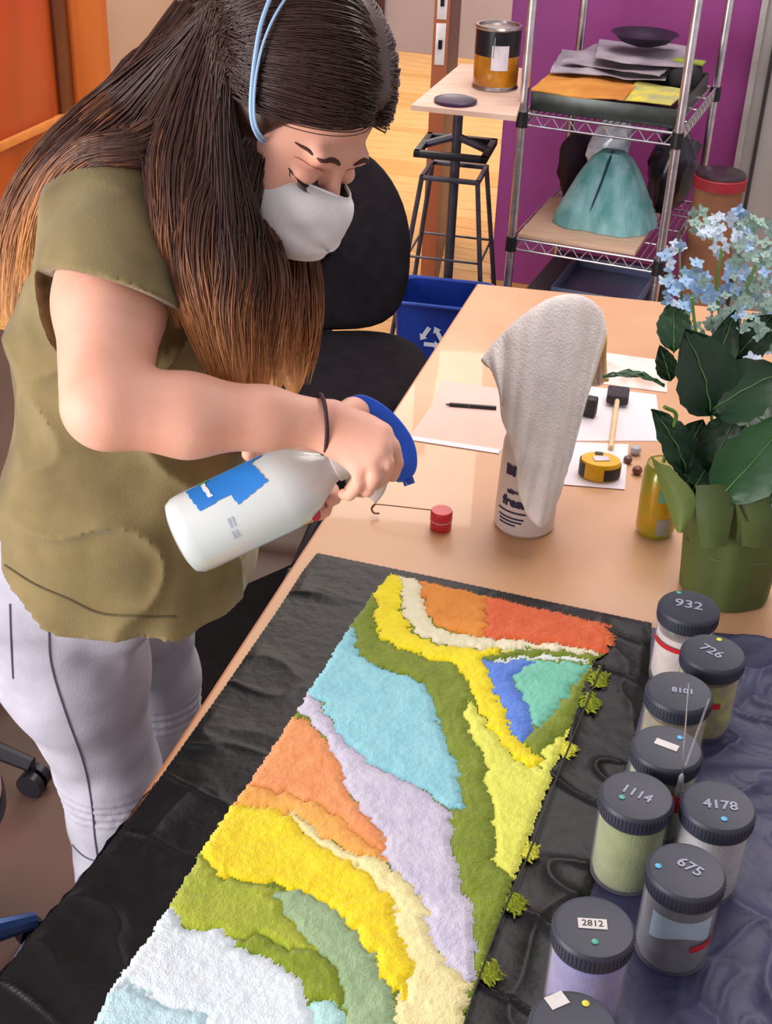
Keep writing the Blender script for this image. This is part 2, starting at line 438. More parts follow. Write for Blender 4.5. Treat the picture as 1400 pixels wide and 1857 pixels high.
# ================================================================== WIRE SHELF
m_chrome = mat('chrome', 'e6e0e6', .28, 'cfc8cf', 30, metal=1)
m_blackp = mat('black_plastic_part', '1b181b', .45)
SF = P(948, 205, .88); SD = nz(P(1230, 243, .88) - SF); SW = np.linalg.norm((P(1230, 243, .88) - SF)[:2])
SD[2] = 0; SD = nz(SD); SU = np.array([-SD[1], SD[0], 0]); SDEP = .60
so = np.array([SF[0], SF[1], 0])
MS = np.eye(4)
sh = thing('wire_shelf', 'chrome wire shelving unit with ridged posts against the purple wall', 'shelf', so, math.atan2(SD[1], SD[0]))
post = MB().tube([(0, 0, .03), (0, 0, 1.72)], .0125, 14)
for k in range(30): post.tube([(0, 0, .06 + k * .055), (0, 0, .064 + k * .055)], .0131, 14)
pm = post.mesh('post', m_chrome)
fm = MB().lathe([(.0, 0), (.02, 0), (.02, .012), (.012, .03), (0, .03)], 14).mesh('foot', m_blackp)
for x in (0, SW):
    for y in (0, SDEP):
        o = base_obj('post', pm, sh); o.location = (x, y, 0)
        f_ = base_obj('foot', fm, o)
def wshelf(z):
    mb = MB()
    for zz in (z, z - .032):
        for y in (0, SDEP): mb.tube([(0, y, zz), (SW, y, zz)], .0042 if zz == z else .0036, 8)
        for x in (0, SW): mb.tube([(x, 0, zz), (x, SDEP, zz)], .0042 if zz == z else .0036, 8)
    for y in (0, SDEP):
        n = 9; pts = [(SW * (i + .5) / (2 * n) , y, z if i % 2 else z - .032) for i in range(2 * n)]
        mb.tube(pts, .0026, 6)
    for x in (0, SW):
        n = 12; pts = [(x, SDEP * (i + .5) / (2 * n), z if i % 2 else z - .032) for i in range(2 * n)]
        mb.tube(pts, .0026, 6)
    o = mb.build('shelf_rim', m_chrome, sh)
    wr = MB()
    for i in range(1, 24): wr.tube([(SW * i / 24, 0, z + .002), (SW * i / 24, SDEP, z + .002)], .0017, 5)
    for i in range(1, 4): wr.tube([(0, SDEP * i / 4, z - .002), (SW, SDEP * i / 4, z - .002)], .0025, 5)
    wr.build('wire', m_chrome, o)
    for x in (0, SW):
        for y in (0, SDEP): MB().lathe([(.0128, z - .04), (.018, z - .038), (.0165, z + .004), (.0128, z + .005)], 14, (x, y, 0)).build('collar', m_blackp, o)
ZA, ZB, ZC = .88, .515, .16
for z in (ZA, ZB, ZC, 1.45): wshelf(z)
def inshelf(name, label, cat, x, y, z, rz=0, group=None):
    p = so + SD * x + SU * y
    return thing(name, label, cat, (p[0], p[1], z), math.atan2(SD[1], SD[0]) + rz, group)
# top visible shelf: dark sheet pan, papers, bowl
t = inshelf('sheet_pan', 'dark greenish metal tray under the papers on the upper wire shelf', 'tray', SW / 2, .27, ZA + .005)
m_pan = mat('dark_tray', '4a4f4b', .35, '3c403e', 20, metal=.6)
MB().box((0, 0, .003), (.41, .5, .004), bevel=.001).build('base', m_pan, t)
for x, y, sx, sy in ((0, -.25, .41, .006), (0, .25, .41, .006), (-.202, 0, .006, .5), (.202, 0, .006, .5)):
    MB().box((x, y, .028), (sx, sy, .052), bevel=.002).build('rim', m_pan, t)
m_or = mat('orange_felt', 'cf8d3a', .9, 'b8742a', 12, bump=.5, bscale=120)
m_ye = mat('yellow_felt', 'd9c840', .9, '9fa074', 14, bump=.5, bscale=120)
m_gp = mat('grey_paper', 'a69aa2', .9, '82787f', 12, bump=.4, bscale=60)
def sheet(tname, label, cat, x, y, z, sx, sy, mt, rz=0, amp=.01, n=18, thick=.003, seed=0, group=None):
    t = inshelf(tname, label, cat, x, y, z, rz, group)
    xs = np.linspace(-sx / 2, sx / 2, n); X, Y = np.meshgrid(xs, np.linspace(-sy / 2, sy / 2, n), indexing='ij')
    Zt = amp * fbm(p3(X + seed * 3.1, Y), 9, 3); mb = MB()
    V = np.concatenate([np.stack([X, Y, Zt + thick], -1).reshape(-1, 3), np.stack([X, Y, Zt], -1).reshape(-1, 3)])
    idx = np.arange(n * n).reshape(n, n); Fc = []
    for i in range(n - 1):
        for j in range(n - 1):
            a, b, c, d = idx[i, j], idx[i + 1, j], idx[i + 1, j + 1], idx[i, j + 1]; Fc += [(a, b, c, d), (d + n * n, c + n * n, b + n * n, a + n * n)]
    ring = list(idx[:, 0]) + list(idx[-1, 1:]) + list(idx[-2::-1, -1]) + list(idx[0, -2:0:-1])
    for i in range(len(ring)): a, b = ring[i], ring[(i + 1) % len(ring)]; Fc.append((b, a, a + n * n, b + n * n))
    me = mb.add(V, Fc).mesh('sheet', mt, True, None, 60); me_o = base_obj('felt_sheet', me, t); return t
sheet('orange_felt_piece', 'orange felt sheet with curled edge at the left of the upper wire shelf', 'felt', .145, .125, ZA + .056, .26, .26, m_or, .04, .022)
sheet('yellow_felt_piece', 'yellow felt sheet at the right of the upper wire shelf', 'felt', .335, .135, ZA + .059, .15, .22, m_ye, -.03, .01, seed=2)
for k, (x, y, r, lab) in enumerate(((.16, .36, .15, 'lowest crumpled grey felt sheet behind the orange felt'), (.20, .38, -.12, 'middle crumpled grey felt sheet with the left corner sticking out'), (.24, .40, .2, 'topmost crumpled grey felt sheet under the black bowl'))):
    sheet('grey_felt_piece', lab, 'felt', x, y, ZA + .064 + .018 * k, .33 - .03 * k, .3, m_gp, r, .03, seed=5 + k, group='grey felt sheets on the upper wire shelf')
t = inshelf('black_bowl', 'shallow black bowl lying on the grey felt sheets', 'bowl', .235, .42, ZA + .135)
MB().lathe([(0, 0), (.03, .0), (.07, .012), (.098, .034), (.1, .036), (.095, .036), (.066, .016), (.03, .005), (0, .004)], 40).build('bowl', mat('black_bowl', '241a2c', .4), t)
t = inshelf('black_pouch', 'folded black cloth pouch behind the yellow felt', 'pouch', .385, .33, ZA + .055)
MB().box((0, 0, .03), (.08, .15, .06), bevel=.025, seg=4).build('pouch_body', mat('black_cloth', '1d1b22', .8, bump=.4), t)
MB().box((0, .03, .062), (.09, .05, .008), bevel=.003).build('green_band', mat('olive_band', '8d9a30', .8), t)
# middle shelf: board with the teal felt form
t = inshelf('plywood_board', 'pale plywood board on the middle wire shelf under the teal felt form', 'board', .19, .19, ZB + .005, .02)
MB().box((0, 0, .007), (.35, .38, .014), bevel=.002).build('board', mat('pale_ply', 'd9b79c', .6, 'cfa98c', 10, (1, 6, 1)), t)
t = inshelf('teal_felt_form', 'turquoise felted cape with a dark seam standing on the plywood board', 'felt form', .225, .22, ZB + .0205)
m_teal = mat('teal_felt', '98c2c8', .95, '569490', 26, (1, 1, .35), bump=1, bscale=90, mixr=(.3, .7))
def tealw(a, tt):
    r = 1 / (np.abs(np.cos(a)) ** 4 + np.abs(np.sin(a) * 1.25) ** 4) ** .25
    return (r - 1) * .8 + .04 * np.sin(5 * a + 1) * (1 - tt) + .03 * np.sin(11 * a) * (1 - tt)
prof = [(.0, 0), (.148, 0), (.146, .02), (.132, .055), (.112, .10), (.088, .15), (.062, .19), (.035, .213), (0, .216)]
MB().lathe(prof, 64, wob=tealw).build('felt_body', m_teal, t)
mb = MB(); pts = []
for tt in np.linspace(0, 1, 14):
    r = np.interp(tt, [0, .35, .7, 1], [.128, .098, .062, .02]); z = np.interp(tt, [0, .35, .7, 1], [.055, .125, .19, .217])
    a = -math.pi / 2 - .25 + .35 * tt; r *= 1 + tealw(np.array([a]), tt)[0] * .9
    pts.append((r * math.cos(a), r * math.sin(a), z))
mb.tube(pts, .0045, 6).build('seam', mat('dark_seam', '27404c', .8), t)
t = inshelf('plastic_bag', 'crumpled shiny white plastic bag behind the top of the teal felt form', 'bag', .17, .43, ZB + .007)
mb = MB(); mb.ell((0, 0, .15), (.065, .05, .15), nu=28, nv=22); V = mb.V[0]
V += (fbm(V, 30, 3) - .5)[:, None] * .05; mb.build('bag_skin', mat('shiny_white_plastic', 'eef0f8', .12, 'b4bacb', 30), t)
t = inshelf('dark_bag', 'dark crumpled bag leaning at the right of the middle wire shelf', 'bag', .365, .48, ZB + .02)
mb = MB(); mb.ell((0, 0, .12), (.07, .1, .14), nu=24, nv=18); V = mb.V[0]
V += (fbm(V, 18, 3) - .5)[:, None] * .05; mb.build('bag_skin', mat('dark_plastic', '1f1c26', .25, '352f3c', 20), t)
t = inshelf('dark_bag', 'small dark bundle at the left behind the teal felt form', 'bag', .06, .50, ZB + .02)
mb = MB(); mb.ell((0, 0, .09), (.06, .09, .1), nu=24, nv=18); V = mb.V[0]
V += (fbm(V, 18, 3) - .5)[:, None] * .05; mb.build('bag_skin', mat('dark_plum_cloth', '2b1a2b', .7), t)
# bottom shelf
t = inshelf('storage_tray', 'grey blue plastic tray on the lowest wire shelf', 'tray', .25, .22, ZC + .16)
m_tr = mat('blue_grey_plastic', '6b7394', .3)
MB().box((0, 0, .004), (.26, .3, .006), bevel=.002).build('base', m_tr, t)
for x, y, sx, sy in ((0, -.15, .26, .006), (0, .15, .26, .006), (-.13, 0, .006, .3), (.13, 0, .006, .3)):
    MB().box((x, y, .02), (sx, sy, .04), bevel=.002).build('rim', m_tr, t)
t = inshelf('dark_crate', 'dark crate full of cloth on the lowest wire shelf', 'crate', .21, .28, ZC + .005)
MB().box((0, 0, .075), (.38, .5, .15), bevel=.01).build('crate_body', mat('dark_crate', '2c222e', .6, '3a2c38', 10), t)

# fibre drum to the right of the shelf
q = P(1290, 620, 0); q = np.array([.955, 3.92, 0])
t = thing('fibre_drum', 'tall brown cardboard drum with red rim and dark lid right of the wire shelf', 'drum', q)
MB().lathe([(0, 0), (.072, 0), (.072, .66), (0, .66)], 36).build('drum_body', mat('kraft_board', '9a6a4c', .8, '8a5c40', 8), t)
MB().lathe([(.0725, .655), (.079, .655), (.079, .685), (.0725, .69)], 36).build('rim', mat('red_rim', 'a52a33', .5), t)
MB().lathe([(0, .70), (.066, .70), (.073, .697), (.076, .69), (.0725, .685)], 36).build('lid', mat('dark_lid', '4a3a40', .3, metal=.5), t)

# ================================================================== WORK STAND WITH BOARD
bc = [P(745, 198, .9), P(936, 218, .9), P(962, 131, .9), P(835, 122, .9)]
bcen = sum(bc) / 4
st = thing('modelling_stand', 'dark steel modelling stand with splayed legs and central post left of the wire shelf', 'stand', (.165, 4.00, 0), -.2)
m_st = mat('dark_steel', '5a5560', .4, '48434e', 20, metal=.4)
def sq(mb, h, z, r): 
    p = [(-h, -h, z), (h, -h, z), (h, h, z), (-h, h, z)]
    for i in range(4): mb.box(((p[i][0] + p[(i + 1) % 4][0]) / 2, (p[i][1] + p[(i + 1) % 4][1]) / 2, z), (2 * h + r if i % 2 == 0 else r, r if i % 2 == 0 else 2 * h + r, r), bevel=.002)
hz = lambda z: .085 + (.64 - z) * .12
for sx in (-1, 1):
    for sy in (-1, 1):
        MB().tube([(sx * hz(0), sy * hz(0), 0), (sx * hz(.64), sy * hz(.64), .64)], .0075, 8).build('leg', m_st, st)
for z in (.64, .40, .22): mb = MB(); sq(mb, hz(z), z,   .014 if z > .6 else .007); mb.build('crossbar_frame', m_st, st)
mb = MB(); sq(mb, .10, .715, .020); mb.build('top_bracket', mat('black_bracket', '1e1a22', .5), st)
for sx in (-1, 1): MB().tube([(sx * .10, 0, .715), (sx * .0, 0, .75)], .012, 8).build('brace', m_st, st)
MB().tube([(0, 0, .18), (0, 0, .895)], .015, 16).build('post', m_st, st)
for i in range(7):
    MB().box((-.10 + i * .033, 0, .229), (.024, .26, .008), bevel=.002).build('slat', mat('slat_wood', '5a463f', .6), st)
mb = MB().prism([(p[0] - bcen[0], p[1] - bcen[1]) for p in bc], 0, .014)
t = thing('turntable_board', 'pale pinkish plywood board on top of the modelling stand', 'board', (bcen[0], bcen[1], .897))
mb.build('board', mat('pale_board', 'd9b9a4', .6, 'cfa994', 8, (1, 5, 1)), t, smooth=False)
# clear can on the board
q = P(897, 158, .911); cr = .066
t = thing('paint_can', 'tall can with black top, amber lower half and white label on the plywood board', 'can', (q[0], q[1], .911), -1.75)
m_metal = mat('tin', 'b9aeac', .25, 'a09694', 30, metal=1)
MB().lathe([(0, 0), (cr, 0), (cr + .002, .004), (cr, .010), (cr - .001, .012)], 40).build('base_rim', m_metal, t)
MB().lathe([(cr - .001, .010), (cr - .001, .095)], 40).build('amber_band', mat('amber_varnish', 'c07f1e', .15, '8d5410', 12, coat=.5), t)
MB().lathe([(cr - .0008, .095), (cr - .0008, .165)], 40, wob=None).build('black_band', mat('black_label', '17141c', .3), t)
MB().lathe([(cr, .165), (cr + .003, .169), (cr, .175), (cr - .008, .175), (cr - .010, .168), (0, .168)], 40).build('lid', m_metal, t)
V = []; n = 10; a0 = .1 - math.pi*0
for zz in (.06, .128):
    for i in range(n): a = -.12 + .75 * i / (n - 1); V.append(((cr + .0006) * math.cos(a), (cr + .0006) * math.sin(a), zz))
MB().add(V, [(i, i + 1, n + i + 1, n + i) for i in range(n - 1)]).build('paper_label', mat('white_paper_label', 'd6cdd6', .7), t)
MB().tube([(cr + .004, 0, .15), (cr + .03, 0, .10), (cr + .012, -.03, .05)][0:2], .0015, 6).build('handle', m_metal, t)
q = P(826, 186, .911)
t = thing('purple_lid', 'flat round dark purple lid lying on the plywood board', 'lid', (q[0], q[1], .9115))
MB().lathe([(0, 0), (.058, 0), (.06, .003), (.06, .008), (.057, .01), (.052, .008), (0, .008)], 40).build('lid_disc', mat('purple_plastic', '2d1740', .35), t)

# ================================================================== RECYCLING BIN
zb = .36
b0 = P(728, 549, zb); b1 = P(838, 561, zb); bd_ = nz((b1 - b0)); bd_[2] = 0; bd_ = nz(bd_); bu = np.array([-bd_[1], bd_[0], 0])
bw, bdp = .28, .22
bo = b0 + bd_ * (bw / 2 - .03) + bu * bdp / 2; bo[2] = 0
t = thing('recycling_bin', 'blue plastic recycling bin with white arrows mark between chair and table', 'bin', bo, math.atan2(bd_[1], bd_[0]))
m_bin = mat('blue_bin_plastic', '1c3d9e', .35, '17338a', 10)
mb = MB()
def ringp(hx, hy, z, r=.03, n=5):
    out = []
    for cx_, cy_, a0 in ((hx - r, hy - r, 0), (-hx + r, hy - r, 90), (-hx + r, -hy + r, 180), (hx - r, -hy + r, 270)):
        for k in range(n + 1): a = math.radians(a0 + 90 * k / n); out.append((cx_ + r * math.cos(a), cy_ + r * math.sin(a), z))
    return out
def rings(mb, rs, close0=True):
    n = len(rs[0]); V = [p for r in rs for p in r]; Fc = []
    for k in range(len(rs) - 1):
        for i in range(n): j = (i + 1) % n; Fc.append((k * n + i, k * n + j, (k + 1) * n + j, (k + 1) * n + i))
    Fc.append(tuple(range(n - 1, -1, -1))); Fc.append(tuple((len(rs) - 1) * n + i for i in range(n))); mb.add(V, Fc)
rings(mb, [ringp(bw / 2 - .03, bdp / 2 - .02, 0), ringp(bw / 2 - .006, bdp / 2 - .004, zb - .03), ringp(bw / 2 - .006, bdp / 2 - .004, zb), ringp(bw / 2 - .012, bdp / 2 - .01, zb), ringp(bw / 2 - .035, bdp / 2 - .026, .01)])
body = mb.build('bin_body', m_bin, t)
mb = MB(); mb.tube([p for p in ringp(bw / 2, bdp / 2, zb)] + [ringp(bw / 2, bdp / 2, zb)[0]], .0055, 8, caps=False); mb.build('rim', mat('pale_blue_rim', '3f5cc0', .3), t)
# recycling arrows on the front face
_mk = PL(783, 612, bo - bu * (bdp / 2), bu) - bo; mb = MB(); cxm, czm, R0 = float(_mk @ bd_), float(_mk[2]), .046
Mf = frame_M((0, -bdp / 2 + .0, 0), (1, 0, 0), (0, 0, 1), (0, -1, 0))
for k in range(3):
    a = math.radians(90 + 120 * k); b = a + math.radians(120)
    A = np.array([cxm + R0 * math.cos(a), czm + R0 * math.sin(a)]); B = np.array([cxm + R0 * math.cos(b), czm + R0 * math.sin(b)])
    d = (B - A); L = np.linalg.norm(d); d /= L; nrm = np.array([-d[1], d[0]]); s_, e_ = A + d * L * .22, A + d * L * .62; wd = .0065
    poly = [s_ - nrm * wd, e_ - nrm * wd, e_ - nrm * wd * 2.1, e_ + d * .018, e_ + nrm * wd * 2.1, e_ + nrm * wd, s_ + nrm * wd]
    V = [(p[0], p[1], 0.0005) for p in poly]; mb.add(V, [(0, 1, 5, 6), (2, 3, 4), (1, 2, 4, 5)], Mf)
mb.build('recycling_mark', mat('white_print', 'dfe6f5', .5), t, smooth=False, label='white recycling arrows printed on the bin')

# ================================================================== OFFICE CHAIR
m_seat = mat('black_upholstery', '181418', .9, '1f1a1e', 30, bump=.4, bscale=300, spec=.15)
m_base = mat('black_nylon', '1a1820', .4)
sc_ = P(612, 668, .46)
ch = thing('office_chair', 'black upholstered office chair with tall rounded back beside the blue bin', 'chair', (sc_[0], sc_[1], 0), .18)
def super_pad(mb, c, hx, hy, hz_, e=3.2, M=None, n=40, rows=10):
    V = []; 
    for i in range(rows + 1):
        ph = -math.pi / 2 + math.pi * i / rows; k = max(1e-3, math.cos(ph)) ** .35
        for j in range(n):
            a = 2 * math.pi * j / n; ca, sa = math.cos(a), math.sin(a); r = 1 / (abs(ca) ** e + abs(sa) ** e) ** (1 / e)
            V.append((c[0] + hx * k * r * ca, c[1] + hy * k * r * sa, c[2] + hz_ * math.sin(ph)))
    Fc = []
    for i in range(rows):
        for j in range(n): k = (j + 1) % n; Fc.append((i * n + j, i * n + k, (i + 1) * n + k, (i + 1) * n + j))
    Fc += [tuple(range(n - 1, -1, -1)), tuple(rows * n + i for i in range(n))]
    mb.add(V, Fc, M)
mb = MB(); super_pad(mb, (0, 0, .445), .235, .225, .04); mb.build('seat', m_seat, ch)
# backrest with rounded top, leaning
Mb = frame_M((0.0, .235, .70), (1, 0, 0), (0, .13, .99), (0, -.99, .13))
mb = MB(); V = []; n = 48; rows = 8
for i in range(rows + 1):
    ph = -math.pi / 2 + math.pi * i / rows; k = max(1e-3, math.cos(ph)) ** .3
    for j in range(n):
        a = 2 * math.pi * j / n; ca, sa = math.cos(a), math.sin(a); e = 2.3 if sa > 0 else 3.4; r = 1 / (abs(ca) ** e + abs(sa) ** e) ** (1 / e)
        x, y = .205 * r * ca, .235 * r * sa; wv = 1 - .12 * max(0, y / .235); V.append((x * k * wv, y * k, .035 * math.sin(ph) - .05 * (1 - (x / .2) ** 2) + .03))
Fc = []
for i in range(rows):
    for j in range(n): k = (j + 1) % n; Fc.append((i * n + j, i * n + k, (i + 1) * n + k, (i + 1) * n + j))
Fc += [tuple(range(n - 1, -1, -1)), tuple(rows * n + i for i in range(n))]
mb.add(V, Fc, Mb).build('backrest', m_seat, ch)
MB().tube(catmull([(0, .05, .40), (0, .2, .40), (0, .29, .46), (0, .30, .60)], 5), .022, 10, flat=.5).build('back_support', m_base, ch)
MB().tube([(0, 0, .10), (0, 0, .41)], .026, 16).build('gas_column', m_base, ch)
def star_base(parent, R=.29, a0=.3, mt=None, n=5, zc=.085):
    for k in range(n):
        a = a0 + 2 * math.pi * k / n; e = (R * math.cos(a), R * math.sin(a), zc - .02)
        lg = MB().tube([(0, 0, zc + .03), (e[0] * .5, e[1] * .5, zc + .012), e], [.024, .02, .015], 10).build('leg', mt or m_base, parent)
        cs = MB()
        for s_ in (-1, 1):
            c = np.array([e[0] - math.sin(a) * .014 * s_, e[1] + math.cos(a) * .014 * s_, .026])
            ax = np.array([-math.sin(a), math.cos(a), 0])
            cs.tube([c - ax * .009, c + ax * .009], .026, 16)
        cs.tube([(e[0], e[1], .03), (e[0], e[1], zc - .02)], .007, 8); cs.build('caster', m_base, lg)
star_base(ch, .29, .5)

# pink stool at the left edge and a second swivel base behind it
q = P(-158, 1440, .45)
ps = thing('pink_stool', 'round pink topped swivel stool with bluish steel foot at the left edge', 'stool', (q[0], q[1], 0))
MB().lathe([(0, .40), (.115, .40), (.128, .412), (.128, .43), (.0, .43)], 48).build('seat_pan', m_base, ps)
MB().lathe([(0, .43), (.112, .43), (.124, .44), (.124, .455), (.114, .468), (0, .472)], 48).build('cushion', mat('pink_vinyl', 'd9a3a6', .45, 'cf979c', 10), ps)
MB().tube([(0, 0, .09), (0, 0, .41)], .022, 16).build('column', m_base, ps)
tip = P(58, 1650, .09); v_ = tip[:2] - q[:2]; 
star_base(ps, float(np.linalg.norm(v_)), math.atan2(v_[1], v_[0]), mat('blue_steel', '2c4a80', .3, metal=.6))
q2 = P(62, 1412, .03)
sb = thing('swivel_chair', 'black swivel chair reaching in with one twin caster behind the pink stool', 'chair', (q2[0] - .29, q2[1] + .08, 0))
star_base(sb, .30, math.atan2(-.08, .29))
MB().tube([(0, 0, .09), (0, 0, .41)], .024, 14).build('column', m_base, sb)
mb = MB(); super_pad(mb, (-.12, .1, .44), .2, .2, .035); mb.build('seat', m_seat, sb)
# ================================================================== WORK TABLE
ZT = .75
UT = nz([.26, .966, 0]); VT = np.array([UT[1], -UT[0], 0])
E0 = P(868, 515, ZT); E0[2] = 0
E1 = E0 - UT * 2.45
fd = nz([.397, -.062, 0])
c2 = E0 + fd * .92; c1_ = E1 + VT * .90; 
m_top = mat('birch_table_top', 'd3a47c', .42, 'be8c62', 3.2, (1, 1, 1), bump=.04, bscale=200, coat=.15, mixr=(.25, .75))
# soft stains on the worktop
nt = m_top.node_tree
m_edge = mat('table_edge', 'b9744a', .5, 'a5643c', 8)
m_leg = mat('table_leg_steel', '2a2729', .4)
tb = thing('work_table', 'long birch topped work table with rounded steel legs under the artwork', 'table', E1)
mb = MB(); poly = [(p - E1)[:2] for p in (E1, c1_, c2, E0)]
mb.prism(poly, .722, .75).build('tabletop', m_top, tb, smooth=False)
eb = MB(); off = -VT * .0015
eb.box(((E0 + E1) / 2 - VT * .0016 - E1 + ZR * .7355), (2.45, .003, .028), rz=math.atan2(UT[1], UT[0])); eb.build('edge_band', m_edge, tb)
for p in (E1 + UT * .12 + VT * .25, E1 + UT * .12 + VT * .8, E0 - UT * .15 + VT * .18, E0 - UT * .25 + VT * .75):
    a = p - E1; MB().box((a[0], a[1], .361), (.04, .04, .722), rz=-.26, bevel=.006).build('leg', m_leg, tb)
for s_ in (.25, .78):
    a = E1 + VT * s_; b = E0 + VT * s_ - UT * .2; c = (a + b) / 2 - E1
    MB().box((c[0], c[1], .70), (2.2, .03, .04), rz=math.atan2(UT[1], UT[0]), bevel=.004).build('rail', m_leg, tb)

def ppoly(pts, z): return np.array([P(x, y, z)[:2] for x, y in pts])

# ---- plastic sheets
def plastic(name, label, pts, z, h, hfun, mt, matn='sheet'):
    poly = ppoly(pts, z); V2, Q, d = poly_grid(poly, h)
    s = (V2 - E0[:2]) @ UT[:2]; t = (V2 - E0[:2]) @ VT[:2]
    Z = z + hfun(s, t, d)
    V = np.column_stack([V2, Z])
    o = raw_mesh(name, V, Q, mt, None, (V2[:, 0].mean(), V2[:, 1].mean(), z))
    o.location = (V2[:, 0].mean(), V2[:, 1].mean(), z)
    tag(o, label, 'plastic sheet'); return o
m_bag = mat('black_polythene', '0b0a0c', .45, '121013', 40, bump=.6, bscale=70, spec=.3)
m_bag2 = mat('blue_black_polythene', '33324e', .5, '403f60', 20, bump=.5, bscale=90)
def ridge(x): return 1 - np.abs(2 * x - 1)
def hA(s, t, d):
    w_ = .012 * (vnoise(p3(s, t), 6) - .5)
    r1 = ridge(vnoise(p3(s * 20 + t * 6 + w_ * 60, t * 7 - s * 2 + 3), 1)) ** 12
    r2 = ridge(vnoise(p3(s * 9 + t * 8, t * 9 - s * 3 + 9), 1)) ** 5
    m = np.clip(d / .012, 0, 1)
    left = np.clip(1 - t / .14, 0, 1); right = np.clip((t - .40) / .05, 0, 1); am = np.clip(left + right, .08, 1)
    return .0015 + m * am * (.0075 * r1 + .0055 * r2 + .0008 * vnoise(p3(s, t), 60))
def hB(s, t, d):
    m = np.clip(d / .02, 0, 1); q = p3(s, t)
    wx = (fbm(q, 5, 2) - .5); wy = (fbm(q + 7.3, 5, 2) - .5)
    r1 = ridge(vnoise(p3(s * 6 + t * 6 + wx * 2, t * 4 - s * 3 + wy * 2), 1)) ** 3
    r2 = ridge(vnoise(p3(s * 16 + wx * 7, t * 13 + s * 5 + wy * 7), 1)) ** 4
    r3 = ridge(vnoise(p3(s * 38 + wy * 12, t * 34 + wx * 12), 1)) ** 4
    return .0008 + m * (.014 * r1 + .008 * r2 + .0035 * r3) * np.clip((t - .57) / .07, .02, 1)
plastic('plastic_sheet', 'blue black crumpled polythene sheet under the jars at the right', [(1165, 1138), (1260, 1143), (1400, 1160), (1500, 1175), (1560, 1990), (930, 1990), (1040, 1500)], .7505, .0035, hB, m_bag2)
plastic('plastic_sheet', 'black polythene sheet spread under the felt picture along the table edge', [(575, 1004), (800, 1050), (1000, 1093), (1182, 1131), (1176, 1230), (1150, 1340), (1105, 1500), (1050, 1700), (1010, 2000), (-260, 2000), (0, 1772), (62, 1690), (120, 1625), (180, 1554), (235, 1485), (277, 1430), (400, 1257), (507, 1102), (550, 1035)], .7512, .0028, hA, m_bag)
# bluish hem hanging over the table edge near the camera
mb = MB(); n = 60; V = []
pl0 = np.array([P(x, y, .753) for x, y in [(285, 1418), (235, 1485), (180, 1554), (120, 1625), (62, 1690), (0, 1772), (-120, 1880)]])
pl = catmull(pl0, 10)
for i, p in enumerate(pl):
    o_ = -VT * .004
    for k in range(5): V.append(p + o_ * k * .9 + ZR * (-.0125 * k * (.6 + .8 * vnoise(np.array([i * .35, 0, 0]), 1))) - VT * .006 * vnoise(np.array([i * .5, k * .7, 3.]), 1))
Fc = [(i * 5 + k, i * 5 + k + 1, (i + 1) * 5 + k + 1, (i + 1) * 5 + k) for i in range(len(pl) - 1) for k in range(4)]
hm = mb.add(np.array(V), Fc)
hd = thing('plastic_offcut', 'narrow blue black plastic strip hanging over the near table edge', 'plastic sheet', pl[0])
hm.build('strip', m_bag2, hd, world=True)

# black sheet added on the floor to stand for shade below the table
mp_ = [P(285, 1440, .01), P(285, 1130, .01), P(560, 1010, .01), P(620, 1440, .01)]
mo = sum(mp_) / 4; mt_ = thing('under_table_shade', 'added black sheet standing for the shade under the table behind her legs', 'mat', (mo[0], mo[1], .0))
MB().prism([(p - mo)[:2] for p in mp_], 0, .010).build('shade_sheet', mat('shade_black', '0e0c0d', .9, '141112', 30, bump=.3, spec=.1), mt_, smooth=False)
